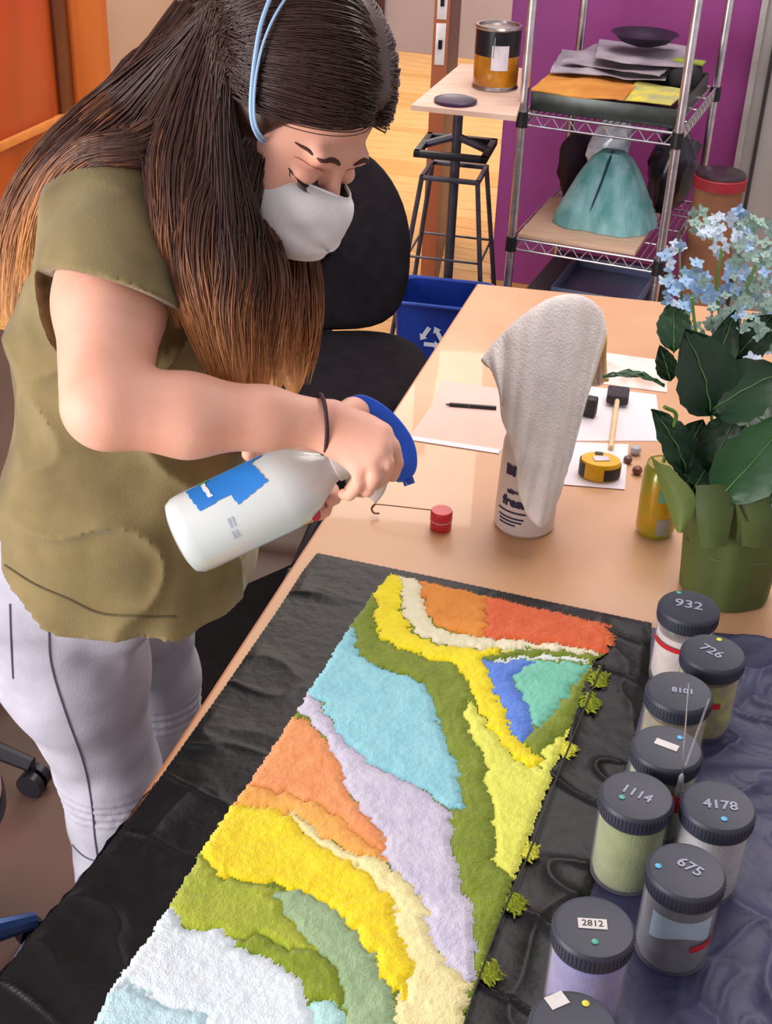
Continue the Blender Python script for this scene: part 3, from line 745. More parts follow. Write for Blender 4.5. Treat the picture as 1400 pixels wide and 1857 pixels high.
# ---- felt picture
ZART = .7585
def A(pts): return ppoly([(150 + x * .75, 980 + y * .75) for x, y in pts], ZART)
outline = A([(745, 80), (1010, 143), (1278, 205), (1270, 270), (1238, 290), (1180, 448), (1040, 830), (920, 1169), (870, 1330), (-110, 1340), (30, 1165), (60, 1095), (160, 960), (200, 895), (285, 755), (350, 655), (400, 590), (510, 425), (640, 218), (700, 130)])
REG = [  # later entries lie on top
 ('olive green wool at the right side', '7d8c25', '69791f', [(0, 0), (1400, 0), (1400, 1400), (-200, 1400), (-200, 0)]),
 ('bright yellow wool band at the top', 'f0df1c', 'e0c81a', [(735, 60), (770, 60), (770, 170), (795, 222), (850, 252), (960, 262), (1040, 262), (965, 285), (990, 340), (1015, 400), (1055, 470), (1112, 535), (1100, 558), (1060, 545), (985, 455), (950, 400), (925, 330), (905, 300), (850, 290), (780, 262), (720, 240), (708, 200), (712, 140), (690, 110)]),
 ('cream wool stripe beside the orange', 'e8dfc0', 'd8cfae', [(765, 60), (812, 60), (822, 150), (850, 208), (900, 225), (1000, 235), (1100, 245), (1250, 262), (1238, 276), (1100, 264), (930, 260), (850, 250), (800, 222), (775, 180)]),
 ('orange wool at the top', 'e2903a', 'cf7d2c', [(805, 60), (990, 60), (985, 130), (975, 215), (975, 234), (900, 224), (855, 207), (825, 160)]),
 ('red orange wool in the top right corner', 'dd6a38', 'cc5530', [(985, 60), (1400, 60), (1300, 272), (1268, 272), (1100, 247), (975, 236), (975, 180)]),
 ('pale green wool triangle', '7cc5ab', '63b29a', [(1060, 288), (1232, 300), (1180, 362), (1140, 425), (1105, 458), (1078, 440), (1050, 350), (1045, 305)]),
 ('blue wool hook', '5f86d8', '4f70c4', [(968, 290), (1010, 283), (1090, 292), (1045, 318), (1048, 350), (1068, 400), (1092, 470), (1070, 488), (1040, 470), (1010, 395), (985, 330)]),
 ('thin white wool line', 'dfe6e0', 'cdd8d0', [(1000, 284), (1060, 280), (1130, 281), (1222, 288), (1222, 296), (1130, 290), (1060, 288), (1000, 290)]),
 ('light yellow wool at the right', 'dede62', 'cfd050', [(925, 385), (950, 410), (985, 455), (1060, 547), (1110, 550), (1115, 500), (1160, 470), (1240, 410), (1075, 850), (1040, 830), (1000, 780), (990, 650), (975, 540), (930, 450), (915, 410)]),
 ('sky blue wool', '93cbd4', '7fbcc8', [(655, 215), (665, 280), (720, 312), (820, 342), (850, 400), (870, 470), (905, 530), (917, 640), (890, 652), (800, 592), (700, 542), (620, 472), (575, 392), (540, 370), (560, 300), (620, 200)]),
 ('lilac white wool', 'ccc6d4', 'bab2c6', [(500, 400), (545, 365), (575, 395), (620, 472), (700, 542), (800, 592), (885, 652), (900, 760), (912, 850), (945, 880), (952, 1060), (930, 1085), (880, 1042), (840, 952), (810, 872), (740, 775), (700, 682), (640, 602), (580, 472), (545, 432)]),
 ('salmon orange wool', 'e89a63', 'dd8850', [(470, 420), (520, 428), (560, 450), (620, 540), (650, 622), (712, 690), (740, 778), (640, 750), (580, 702), (510, 652), (420, 622), (360, 590)]),
 ('amber wool fringe', 'ecac52', 'e49a48', [(340, 590), (400, 592), (470, 605), (600, 652), (690, 735), (735, 765), (738, 782), (660, 757), (590, 717), (520, 667), (430, 647), (300, 660)]),
 ('cream wool band at the bottom', 'ece0a8', 'e0d090', [(500, 655), (540, 680), (620, 740), (720, 772), (780, 815), (830, 900), (860, 1000), (940, 1085), (925, 1169), (880, 1400), (740, 1400), (755, 1100), (795, 1050), (770, 950), (740, 870), (680, 800), (560, 730), (510, 680)]),
 ('bright yellow wool band at the bottom', 'f2dc20', 'e6c518', [(300, 640), (430, 640), (500, 660), (530, 702), (600, 752), (690, 802), (745, 872), (775, 960), (800, 1050), (780, 1108), (740, 1092), (710, 1010), (640, 920), (570, 872), (480, 832), (390, 822), (320, 812), (270, 760)]),
 ('light olive wool', 'aeb43a', '98a52c', [(240, 755), (285, 762), (320, 812), (390, 827), (460, 842), (500, 912), (560, 982), (600, 1040), (560, 1060), (470, 1012), (350, 962), (180, 900)]),
 ('dark olive wool', '8a9a28', '77881e', [(300, 940), (350, 962), (430, 960), (500, 985), (575, 1000), (620, 1060), (640, 1150), (660, 1400), (560, 1400), (545, 1110), (470, 1042), (380, 985)]),
 ('sage green wool', '9db38a', '88a276', [(455, 850), (490, 838), (545, 850), (640, 920), (702, 1000), (742, 1080), (762, 1169), (770, 1400), (655, 1400), (640, 1150), (620, 1060), (560, 982), (500, 912)]),
 ('white wool', 'e3e9ec', 'd2dfe4', [(-200, 880), (205, 893), (250, 930), (340, 950), (400, 1000), (480, 1022), (545, 1105), (570, 1180), (560, 1400), (-200, 1400)]),
 ('pale turquoise wool', 'b6dcd8', 'a0d0cc', [(545, 1128), (600, 1112), (640, 1150), (665, 1400), (550, 1400), (575, 1200)]),
 ('pale blue wool patch within the white', 'c4e0e4', 'b6d6dc', [(-40, 1170), (110, 1060), (170, 1110), (300, 1150), (330, 1400), (-120, 1400)]),
]
art = thing('felt_picture', 'wet felted wool picture in yellow, blue, orange, olive and white lying on black plastic', 'artwork', (float(outline[:, 0].mean()), float(outline[:, 1].mean()), ZART - .005))
h = .0019
lo, hi = outline.min(0) - h, outline.max(0) + h
xs = np.arange(lo[0], hi[0], h); ys = np.arange(lo[1], hi[1], h)
X, Y = np.meshgrid(xs, ys, indexing='ij'); CXg, CYg = X + h / 2, Y + h / 2
jx = (fbm(p3(CXg, CYg), 90, 3) - .5) * .018; jy = (fbm(p3(CXg, CYg, 5), 90, 3) - .5) * .018
jx2 = (fbm(p3(CXg, CYg, 9), 160, 2) - .5) * .006; jy2 = (fbm(p3(CXg, CYg, 12), 160, 2) - .5) * .006
reg = np.full(X.shape, -1)
for i, (_, _, _, pp) in enumerate(REG): reg[pip(CXg + jx, CYg + jy, A(pp))] = i
reg[~pip(CXg + jx2, CYg + jy2, outline)] = -1
# puffed height: blurred interior
hgt = np.zeros(X.shape)
same = np.ones(X.shape)
for dx in range(-3, 4):
    for dy in range(-3, 4): same = np.minimum(same, 1 - (np.roll(np.roll(reg, dx, 0), dy, 1) != reg) * (1 - min(1, (abs(dx) + abs(dy)) / 7)))
hgt = .0028 + .0022 * same + .0022 * fbm(p3(X, Y), 55, 3) + .0012 * vnoise(p3(X, Y), 260)
hgt[same < .2] *= .6
aloc = np.array(art.location)
for i, (lab, ca, cb, _) in enumerate(REG):
    cell = reg[:-1, :-1] == i
    if cell.sum() < 10: continue
    idx = np.arange(X.size).reshape(X.shape)
    Q = np.stack([idx[:-1, :-1][cell], idx[1:, :-1][cell], idx[1:, 1:][cell], idx[:-1, 1:][cell]], 1)
    us, inv = np.unique(Q, return_inverse=True)
    V = np.column_stack([X.ravel()[us], Y.ravel()[us], (ZART - .003 + hgt).ravel()[us]])
    mt = mat('wool_' + lab.replace(' ', '_'), ca, .95, cb, 38, bump=1, bscale=420, sheen=.25, mixr=(.25, .75), spec=.15)
    o = raw_mesh('wool_patch', V, inv.reshape(Q.shape), mt, art, aloc); o['label'] = lab
# loose wool tufts over the right border and a dark thread
thr = catmull([P(x, y, .766) for x, y in [(1098, 1190), (1060, 1285), (1010, 1410), (960, 1545), (915, 1650), (870, 1770), (835, 1880)]], 8)
th = thing('black_thread', 'thin dark cord lying along the right border of the felt picture', 'cord', thr[0]); MB().tube(thr, .0011, 6).build('cord', mat('dark_thread', '2a2a18', .7), th, world=True)
def tuft(cx_, cy_, rx, col, n=40):
    mb = MB()
    for k in range(n):
        a = random.uniform(0, 6.28); r0 = random.random() * rx; x, y = cx_ + math.cos(a) * r0, cy_ + math.sin(a) * r0 * 1.1
        p0 = P(x, y, .757 + random.random() * .003); L = random.uniform(.002, .0055); b = random.uniform(0, 6.28)
        p1 = p0 + np.array([math.cos(b), math.sin(b), .3]) * L; p2 = p1 + np.array([math.cos(b + .8), math.sin(b + .8), -.3]) * L
        mb.tube([p0, p1, p2], [.0018, .0014, .0006], 4)
    return mb
mg = mat('green_fibre', '8f9a24', .9); my = mat('yellow_fibre', 'd5d14a', .9)
for (x, y, r, mt) in ((1085, 1230, 14, mg), (1072, 1275, 14, mg), (1030, 1360, 10, my), (960, 1545, 12, my), (935, 1640, 16, mg), (888, 1762, 16, mg), (1100, 1160, 9, mat('orange_fibre', 'd87848', .9))):
    tf = tuft(x, y, r * 1.1, None, 150).build('wool_tuft', mt, art, world=True, kind='stuff')
# fibre fuzz over the picture
fz = MB()
# ---- jars
m_glass = None
def clear_mat(name, col, rough=.08):
    m = bpy.data.materials.new(name); m.use_nodes = True; nt = m.node_tree; nt.nodes.clear()
    out = nt.nodes.new('ShaderNodeOutputMaterial'); mx = nt.nodes.new('ShaderNodeMixShader'); tr = nt.nodes.new('ShaderNodeBsdfTransparent')
    gl = nt.nodes.new('ShaderNodeBsdfPrincipled'); gl.inputs['Base Color'].default_value = srgb('c9c6c8'); gl.inputs['Roughness'].default_value = rough; gl.inputs['Specular IOR Level'].default_value = .8
    tr.inputs[0].default_value = srgb(col); fr = nt.nodes.new('ShaderNodeLayerWeight'); fr.inputs[0].default_value = .25
    mr = nt.nodes.new('ShaderNodeMapRange'); mr.inputs[3].default_value = .04; mr.inputs[4].default_value = .34
    nt.links.new(fr.outputs['Facing'], mr.inputs[0]); nt.links.new(mr.outputs[0], mx.inputs[0]); nt.links.new(tr.outputs[0], mx.inputs[1]); nt.links.new(gl.outputs[0], mx.inputs[2]); nt.links.new(mx.outputs[0], out.inputs[0])
    return m
m_jar = clear_mat('clear_jar_plastic', 'f8f6f6')
m_lid = mat('black_ribbed_lid', '2b2d3a', .5, '33354a', 12, bump=.08, bscale=400)  # bluish cast of reflected sky put into the lid colour
m_white = mat('white_marker', '9fa0b4', .7); m_sticker = mat('white_sticker', 'd9d3cf', .6); m_ink = mat('black_ink', '2a2528', .6)
RJ = .0385
def dot(mb, x, y, z, r=.0035): mb.lathe([(0, z), (r, z + .0003), (r * .6, z + .0009), (0, z + .001)], 10, (x, y, 0))
def jar(px, py, label, fill, fillh, text=None, tang=0, dotc=None, dpos=(0, 0), sticker=None, band=None, Hh=.115, fade=1):
    q = P(px, py, ZT + Hh)
    t = thing('jar', label, 'jar', (q[0], q[1], ZT + .002), 0, 'felting dye jars with black lids')
    V = MB().lathe([(0, .0), (.033, 0), (.0365, .004), (.037, .012), (.037, .082), (.0355, .090), (.033, .094), (.033, .100), (.031, .100), (.031, .093), (.0345, .087), (.0352, .08), (.0352, .013), (.033, .005), (0, .004)], 40).build('jar_body', m_jar, t)
    MB().lathe([(0, .0055), (.0325, .0055), (.0348, .013), (.0348, fillh - .004), (.033, fillh), (.02, fillh + .001), (0, fillh - .001)], 36).build('contents', fill, t)
    mb = MB().lathe([(.0372, .093), (RJ, .094), (RJ + .0003, .098), (RJ, .110), (.0375, Hh - .0025), (.0362, Hh - .001), (.034, Hh - .0016), (0, Hh - .0016)], 60)
    V = mb.V[0]; lid = mb.build('lid', m_lid, t)
    rb = MB()
    for k in range(60):
        a = 2 * math.pi * k / 60; rb.box((0, 0, 0), (.0011, .0017, .0125), M=frame_M((math.cos(a) * (RJ + .0002), math.sin(a) * (RJ + .0002), .103), (math.cos(a), math.sin(a), 0), (-math.sin(a), math.cos(a), 0), (0, 0, 1)))
    rb.build('grip_rib', m_lid, lid, smooth=False)
    zt = Hh - .0012
    if text:
        c, s_ = math.cos(tang), math.sin(tang); M = frame_M((text[1], text[2], zt), (c, s_, 0), (-s_, c, 0), (0, 0, 1))
        mk = text_mb(text[0], text[3], M, bold=.0004); mk.build('marking', m_white, lid, smooth=False, label='pale handwritten number ' + text[0])
    if sticker:
        sx, sy, w_, h_, a, st = sticker; M = frame_M((sx, sy, zt + .0002), (math.cos(a), math.sin(a), 0), (-math.sin(a), math.cos(a), 0), (0, 0, 1))
        s_o = MB().box((0, 0, 0), (w_, h_, .0005), M=M).build('sticker', m_sticker, lid, label='white paper sticker')
        if st: text_mb(st, h_ * .85, M, thick=.0005, bold=.0001).build('lettering', m_ink, lid, smooth=False)
    if dotc:
        mb = MB(); dot(mb, dpos[0], dpos[1], zt); mb.build('colour_dot', dotc, lid)
    if band:
        z0, z1, a0, a1, mt = band; n = 24; V = []
        for z in (z0, z1):
            for i in range(n): a = a0 + (a1 - a0) * i / (n - 1); V.append((.0377 * math.cos(a), .0377 * math.sin(a), z))
        MB().add(V, [(i, i + 1, n + i + 1, n + i) for i in range(n - 1)]).build('tape_strip', mt, t)
    return t
m_cy = mat('blue_dot', '4fb0d8', .4); m_gd = mat('green_dot', '4ea58c', .4); m_yd = mat('yellow_dot', 'd8cf3c', .4)
m_red = mat('red_tape', 'b3202e', .35)
def fillm(n, a, b, sc=40): return mat('jar_fill_' + n, a, .9, b, sc, bump=.6, bscale=300)
S, E_ = -math.pi / 2, 0
jar(1250, 1101, 'jar of whitish wool with red tape band at the far end of the jar row', fillm('white', 'e2dad4', 'd0c7c2'), .078, ('932', 0, .004, .024), -.25, m_gd, (-.008, .031), band=(.064, .071, math.pi, 2 * math.pi, m_red))
jar(1294, 1184, 'jar of yellow green wool with yellow dot, marked 726, beside the far end', fillm('yellow_green', 'b5b838', '827d4c'), .085, ('726', -.002, .002, .020), -.75, m_yd, (.012, .027), band=(.056, .064, -2.3, -1.3, m_red))
jar(1232, 1254, 'jar of drab olive wool with faint number under the glass needle', fillm('drab', '96935e', '857b60'), .085, ('8101', .004, .0, .013), -.15)
jar(1210, 1356, 'jar with plain white sticker and blue dot on its lid', fillm('grey_green', 'a3b08e', '8f9f80'), .085, None, 0, m_cy, (.017, .017), sticker=(0, .004, .026, .010, -.5, None))
jar(1155, 1443, 'jar of moss green wool with green dot, left of the red tipped bottle', fillm('moss', '97a868', '86995a'), .088, ('1114', 0, .002, .017), -.55, m_gd, (-.016, -.004))
jar(1303, 1461, 'jar of grey wool with blue dot at the right side of the jar group', fillm('grey', 'bcbcbf', 'a5a8aa'), .088, ('4178', .002, .0, .018), -.1, m_cy, (.002, -.020))
jar(1245, 1579, 'jar of dark slate and blue wool with red tape on its side', fillm('slate', '5f6a78', '474c58'), .088, ('675', .004, .004, .018), -.7, m_cy, (-.027, .004), band=(.038, .047, -1.35, -.25, m_red))
jar(1077, 1681, 'jar of lavender wool with sticker reading 2812 on its lid', fillm('lavender', '8d8bbd', '7c7bb0'), .090, None, 0, m_gd, (-.001, -.018), sticker=(-.001, .003, .027, .012, -.03, '2812'))
jar(1040, 1862, 'nearest jar with white sticker and yellow dot, cut by the bottom edge', fillm('pale', '9a97a8', '8a879c'), .088, None, 0, m_yd, (.013, .024), sticker=(-.012, .026, .018, .014, .5, None))
sj = COL.objects['jar.006']; V = []; n = 22
for k, zz in enumerate((.050, .062, .078)):
    for i in range(n): a = -2.6 + 1.9 * i / (n - 1); V.append((.03525 * math.cos(a), .03525 * math.sin(a), zz + (.006 * math.sin(a * 3) if k == 0 else 0)))
MB().add(V, [(k * n + i, k * n + i + 1, (k + 1) * n + i + 1, (k + 1) * n + i) for k in range(2) for i in range(n - 1)]).build('wool_layer', mat('pale_blue_wool_layer', '9db8c8', .9), sj, label='pale blue wool layer')
# --
# red tipped needle bottle among the jars
q0 = P(1226, 1515, ZT + .002); q0 = (P(1232, 1392, .86) * .5 + P(1225, 1500, .80) * .5)
nb = thing('needle_bottle', 'small clear bottle with red collar and long fine needle tip between the jars', 'bottle', (q0[0], q0[1], ZT + .002))
bl = root_loc(nb)
ztop = .118
MB().lathe([(0, 0), (.011, 0), (.012, .002), (.012, .055), (.006, .064), (.0055, .07), (0, .07)], 20).build('bottle_body', m_jar, nb)
MB().lathe([(.0062, .062), (.0075, .062), (.0075, .072), (.004, .082), (0, .082)], 20).build('collar', m_red, nb)
MB().lathe([(.0035, .080), (.0045, .082), (.003, .108), (.0012, .112), (0, .112)], 14).build('tip_cone', mat('frosted_tip', 'b9b9bd', .3, trans=.3), nb)
tipw = W(1249, 1240, float(-(RM.T @ (np.array([q0[0], q0[1], .93]) - CAM))[2])) 
MB().tube([bl + ZR * .108, tipw], [.0010, .0006], 6).build('needle', m_chrome, nb, world=True)
nb2 = thing('glass_rod', 'thin clear glass rod leaning over the jar lids beside the needle', 'rod', P(1262, 1345, .868))
MB().tube([W(1243, 1388, 1.32), W(1286, 1268, 1.40)], .0012, 6).build('rod', m_jar, nb2, world=True)

# ---- plant
pb = P(1312, 1068, ZT)
pt = thing('potted_hydrangea', 'pale blue hydrangea with broad dark leaves in green paper wrapped pot', 'plant', pb)
m_wrap = mat('olive_green_wrap', '4a5726', .6, '3e4a20', 8, bump=.3, bscale=40, bstretch=(1, 1, .2))
def wobp(a, t): return (.012 + .05 * t ** 2) * np.sin(7 * a + 1) + .02 * t * np.sin(13 * a)
mb = MB(); prof = [(0, 0), (.060, 0), (.064, .004), (.067, .05), (.071, .10), (.076, .15), (.082, .18)]
mb.lathe(prof, 72, wob=wobp); V = mb.V[0]; n = 72
for i in range(n):
    a = 2 * math.pi * i / n; V[6 * n + i, 2] += .018 * math.sin(3 * a + 2.2) + .012 * math.sin(5 * a); V[5 * n + i, 2] += .008 * math.sin(3 * a + 2.2)
# inner wall
inn = V[6 * n:7 * n].copy(); inn2 = inn.copy(); inn2[:, :2] *= .93; inn3 = inn2.copy(); inn3[:, 2] = .13
mb.add(np.concatenate([inn, inn2, inn3]), [(k * n + i, k * n + (i + 1) % n, (k + 1) * n + (i + 1) % n, (k + 1) * n + i) for k in range(2) for i in range(n)])
pot = mb.build('pot_wrap', m_wrap, pt)
MB().tube([(.068 * math.cos(a), .068 * math.sin(a), .086 + .002 * math.sin(a * 3)) for a in np.linspace(math.pi, 2 * math.pi, 24)], .0016, 6).build('raffia_band', mat('band_green', '566330', .6), pt)
mb = MB(); mb.lathe([(0, .148), (.04, .15), (.07, .142)], 30); V = mb.V[0]; V[:, 2] += (fbm(V, 80) - .5) * .015; mb.build('soil', mat('dark_soil', '1c1712', .95, '2a211a', 60, bump=1), pt)
# wrap flaps
def petal(pts_l, pts_r, rows=8, bulge=.01, cols=7, nrm=None):
    a = catmull(pts_l, rows); b = catmull(pts_r, rows); V = []; nrm = np.array([-.3, -.9, .2]) if nrm is None else np.array(nrm)
    for i in range(len(a)):
        for j in range(cols): t = j / (cols - 1); V.append(a[i] * (1 - t) + b[i] * t + nrm * bulge * math.sin(math.pi * t))
    Fc = [(i * cols + j, i * cols + j + 1, (i + 1) * cols + j + 1, (i + 1) * cols + j) for i in range(len(a) - 1) for j in range(cols - 1)]
    return MB().add(V, Fc)
m_wrap2 = mat('light_green_wrap', '6c7a38', .6, '58662c', 10, bump=.3, bscale=40)
petal([W(1180, 826, 1.80), W(1205, 905, 1.80), W(1225, 960, 1.80)], [W(1215, 845, 1.79), W(1262, 905, 1.775), W(1240, 965, 1.785)]).build('wrap_flap', m_wrap2, pt, world=True)
petal([W(1262, 880, 1.775), W(1262, 930, 1.775), W(1270, 990, 1.79)], [W(1340, 868, 1.77), W(1330, 930, 1.77), W(1318, 990, 1.785)]).build('wrap_flap', m_wrap, pt, world=True)
petal([W(1345, 880, 1.77), W(1345, 930, 1.77), W(1345, 990, 1.785)], [W(1420, 850, 1.78), W(1420, 930, 1.78), W(1410, 990, 1.80)]).build('wrap_flap', m_wrap, pt, world=True)
m_leaf = mat('hydrangea_leaf', '1c3f22', .4, '142e1a', 9, bump=.3, bscale=60); m_leafL = mat('hydrangea_leaf_light', '2f5a30', .45, '24482a', 9, bump=.3, bscale=60)
m_vein = mat('leaf_vein', '5f8a4a', .5)
def leaf(base, tip, wpx, d0, d1, mt=None, curl=.3, nrm=(0, 0, 1), droop=0.0):
    a = W(base[0], base[1], d0); b = W(tip[0], tip[1], d1); ax = b - a; L = np.linalg.norm(ax); ax = ax / L
    nn = nz(RM @ np.array([nrm[0], nrm[1], nrm[2]])); sd = nz(np.cross(ax, nn)); nn = nz(np.cross(sd, ax)); wd = wpx * d0 / F / 2
    rows, cols = 13, 9; V = []
    for i in range(rows):
        t = i / (rows - 1); ww = wd * max(.02, math.sin(math.pi * t ** .8) ** .75) * (1 + .05 * math.sin(40 * t))
        c = a + ax * L * t + nn * (L * .12 * math.sin(math.pi * t) - droop * L * t * t)
        for j in range(cols):
            u = 2 * j / (cols - 1) - 1; V.append(c + sd * ww * u + nn * (curl * wd * u * u * .6 - .0022 * math.cos(u * 9 + t * 22)))
    Fc = [(i * cols + j, i * cols + j + 1, (i + 1) * cols + j + 1, (i + 1) * cols + j) for i in range(rows - 1) for j in range(cols - 1)]
    lf = MB().add(V, Fc).build('leaf', mt or m_leaf, pt, world=True)
    mid_ = [V[i * cols + cols // 2] + nn * .0012 for i in range(rows)]
    MB().tube(mid_, [.0012 * (1 - .7 * i / rows) for i in range(rows)], 5).build('midrib', m_vein, lf, world=True)
leaf((1288, 752), (1238, 596), 128, 1.74, 1.70, nrm=(.1, .25, 1))
leaf((1284, 748), (1425, 672), 118, 1.74, 1.72, nrm=(-.1, .3, 1))
leaf((1205, 700), (1093, 684), 34, 1.76, 1.74, m_leafL, nrm=(0, .9, .5), curl=.1)
leaf((1222, 640), (1222, 548), 62, 1.80, 1.82, m_leafL, nrm=(-.2, .2, 1))
leaf((1300, 905), (1440, 745), 120, 1.78, 1.72, m_leafL, nrm=(.2, .3, 1))
leaf((1290, 860), (1345, 735), 90, 1.84, 1.80, nrm=(-.3, .2, 1))
leaf((1245, 860), (1180, 742), 70, 1.82, 1.80, nrm=(.2, .3, 1))
leaf((1262, 740), (1335, 560), 66, 1.84, 1.80, nrm=(0, .2, 1))
leaf((1330, 650), (1400, 570), 70, 1.82, 1.80, nrm=(.2, .2, 1))
leaf((1350, 900), (1430, 860), 80, 1.80, 1.76, nrm=(.2, .2, 1))
leaf((1215, 690), (1196, 625), 40, 1.82, 1.80, nrm=(-.2, .2, 1))
leaf((1320, 740), (1420, 790), 90, 1.80, 1.75, nrm=(.2, .5, 1))
leaf((1250, 900), (1310, 800), 90, 1.86, 1.84, nrm=(0, .3, 1))
leaf((1230, 850), (1275, 760), 80, 1.86, 1.84, nrm=(0, .3, 1))
m_stem = mat('green_stem', '6f9a44', .5)
def stem(pts, r=.0028): MB().tube(catmull([W(*p) for p in pts], 6), r, 8).build('stem', m_stem, pt, world=True)
stem([(1203, 838, 1.83), (1215, 790, 1.81), (1226, 752, 1.79), (1205, 738, 1.77)])
stem([(1306, 872, 1.84), (1325, 820, 1.82), (1342, 765, 1.80), (1345, 715, 1.79)])
stem([(1290, 880, 1.88), (1290, 750, 1.84), (1262, 600, 1.80), (1255, 540, 1.78)], .0022)
stem([(1310, 880, 1.88), (1330, 700, 1.86), (1345, 560, 1.84), (1370, 480, 1.82)], .0022)
stem([(1300, 880, 1.88), (1310, 650, 1.86), (1300, 520, 1.84), (1310, 450, 1.83)], .0022)
stem([(1290, 700, 1.86), (1240, 560, 1.84), (1232, 450, 1.83)], .0015)
def floret_mesh(mt, s_=1.0):
    mb = MB()
    for k in range(4):
        a = math.pi / 2 * k + .2; c, s = math.cos(a), math.sin(a); r = .0105 * s_
        P5 = [(0, 0, 0), (.45 * r, .42 * r, .0018), (r, .22 * r, .002), (1.08 * r, 0, .0035), (r, -.22 * r, .002), (.45 * r, -.42 * r, .0018)]
        mb.add([(x * c - y * s, x * s + y * c, z) for x, y, z in P5], [(0, 1, 2, 3), (0, 3, 4, 5)])
    mb.ell((0, 0, .001), (.0014, .0014, .0014), nu=6, nv=4); return mb.mesh('floret', mt, True, None, 60)
fmats = [mat('floret_blue', 'a9cbe6', .7, '8fb2dc', 90), mat('floret_white', 'd6e2ee', .7, 'bccfe4', 90), mat('floret_green_white', 'a6bfb2', .7, '84a294', 90)]
fm_ = [floret_mesh(m) for m in fmats]
blobs = [(1245, 520, 45, 50, 1.77, 0, 34), (1318, 428, 52, 40, 1.82, 1, 34), (1300, 510, 60, 30, 1.79, 0, 26), (1372, 460, 48, 66, 1.80, 2, 44), (1350, 565, 62, 42, 1.77, 2, 34), (1234, 446, 20, 10, 1.84, 1, 5), (1270, 600, 26, 14, 1.78, 2, 5), (1388, 612, 28, 30, 1.76, 2, 10), (1370, 652, 20, 10, 1.74, 1, 3), (1300, 400, 70, 22, 1.84, 2, 16), (1210, 500, 16, 40, 1.78, 0, 8), (1375, 540, 30, 120, 1.83, 2, 26), (1290, 560, 60, 30, 1.80, 2, 16)]
for bx, by, rx, ry, d, ci, n in blobs:
    for k in range(n):
        a = random.uniform(0, 6.28); r = math.sqrt(random.random()); x, y = bx + rx * r * math.cos(a), by + ry * r * math.sin(a)
        ii = ci if random.random() < .65 else random.randrange(3)
        o = base_obj('floret', fm_[ii], pt); p = W(x, y, d + random.uniform(-.02, .05) + .05 * r) - pb
        o.location = p; nrm = nz(RM @ np.array([random.uniform(-.8, .8), random.uniform(-.4, .9), 1.])); o.rotation_euler = Vector(nrm).to_track_quat('Z', 'Y').to_euler(); 
        s_ = random.uniform(.6, 1.1); o.scale = (s_, s_, s_)
# scalloped white bloom bud
# ---- yellow can behind the pot
q = P(1186, 965, ZT)
t = thing('drink_can', 'yellow and green can half hidden behind the plant pot', 'can', q)
MB().lathe([(0, 0), (.024, 0), (.029, .008), (.0305, .014), (.0305, .112), (.026, .120), (.027, .122), (.025, .120), (0, .119)], 36).build('can_body', mat('yellow_can', 'b98a12', .3, '7d8a22', 18, coat=.5, metal=.2), t)
V = []; n = 8
for z in (.012, .04):
    for i in range(n): a = -1.75 + .7 * i / (n - 1); V.append((.0309 * math.cos(a), .0309 * math.sin(a), z))
MB().add(V, [(i, i + 1, n + i + 1, n + i) for i in range(n - 1)]).build('grey_patch', mat('grey_print', '8f8a80', .4), t)
V = []
for z in (.07, .09):
    for i in range(n): a = -1.85 + .7 * i / (n - 1); V.append((.0309 * math.cos(a), .0309 * math.sin(a), z))
MB().add(V, [(i, i + 1, n + i + 1, n + i) for i in range(n - 1)]).build('green_patch', mat('teal_print', '5f9a7c', .4), t)

# ---- papers
def paper(name, label, pts, z, mt, thick=.0006, lines=None):
    poly = ppoly(pts, z); c = poly.mean(0); t = thing(name, label, 'paper', (c[0], c[1], z))
    MB().prism((poly - c).tolist(), 0, thick).build('sheet', mt, t, smooth=False); return t
m_pap = mat('white_paper', 'e9dfe0', .8, 'ded2d6', 5); m_pink = mat('pinkish_tissue', 'e0bfb2', .7, 'd9b4a4', 5)
paper('paper_sheet', 'pinkish sheet of thin paper under the black pen', [(800, 690), (930, 708), (960, 760), (905, 822), (745, 790), (790, 725)], .7503, m_pink)
paper('paper_sheet', 'thin white plastic edged paper strip in front of the pink sheet', [(742, 790), (905, 815), (905, 823), (738, 797)], .7511, m_pap)
paper('paper_sheet', 'white sheet under the foam brush behind the tape measure', [(1010, 720), (1060, 700), (1190, 716), (1200, 800), (1000, 800)], .7503, m_pap)
paper('paper_sheet', 'small white sheet under the yellow tape measure', [(985, 800), (1140, 806), (1133, 888), (960, 874)], .7513, m_pap)
paper('paper_sheet', 'patterned white sheet with orange print beside the leaf', [(1100, 640), (1210, 655), (1210, 712), (1080, 695)], .7506, mat('printed_paper', 'e3d3cc', .8, 'd99a80', 12, mixr=(.5, .7)))
# ---- pen
a, b = P(808, 733, .754), P(900, 740, .754)
t = thing('marker_pen', 'slim black marker pen lying on the pinkish paper', 'pen', a)
MB().tube([a, a + (b - a) * .08, a + (b - a) * .1, b], [.0008, .0025, .004, .004], 12).build('barrel', mat('black_pen', '1c1418', .3), t, world=True)
MB().tube([a + (b - a) * .45, a + (b - a) * .47], .0046, 12).build('cap_ring', mat('grey_ring', '5a5055', .3), t, world=True)
# ---- foam brush
a, b = P(1120, 722, .765), P(1108, 812, .757)
t = thing('foam_brush', 'foam brush with dark grey head and pale wooden handle', 'brush', b)
ax = nz(a - b); sd = nz(np.cross(ax, ZR)); up_ = np.cross(sd, ax)
MB().tube([b, a], .0046, 12).build('handle', mat('pale_dowel', 'e3c293', .5), t, world=True)
Mh = frame_M(a, sd, ax, up_)
MB().box((0, .012, 0), (.040, .045, .018), bevel=.004, M=Mh).build('foam_head', mat('charcoal_foam', '4b4248', .95, '3c353a', 200, bump=1, bscale=500), t, world=True)
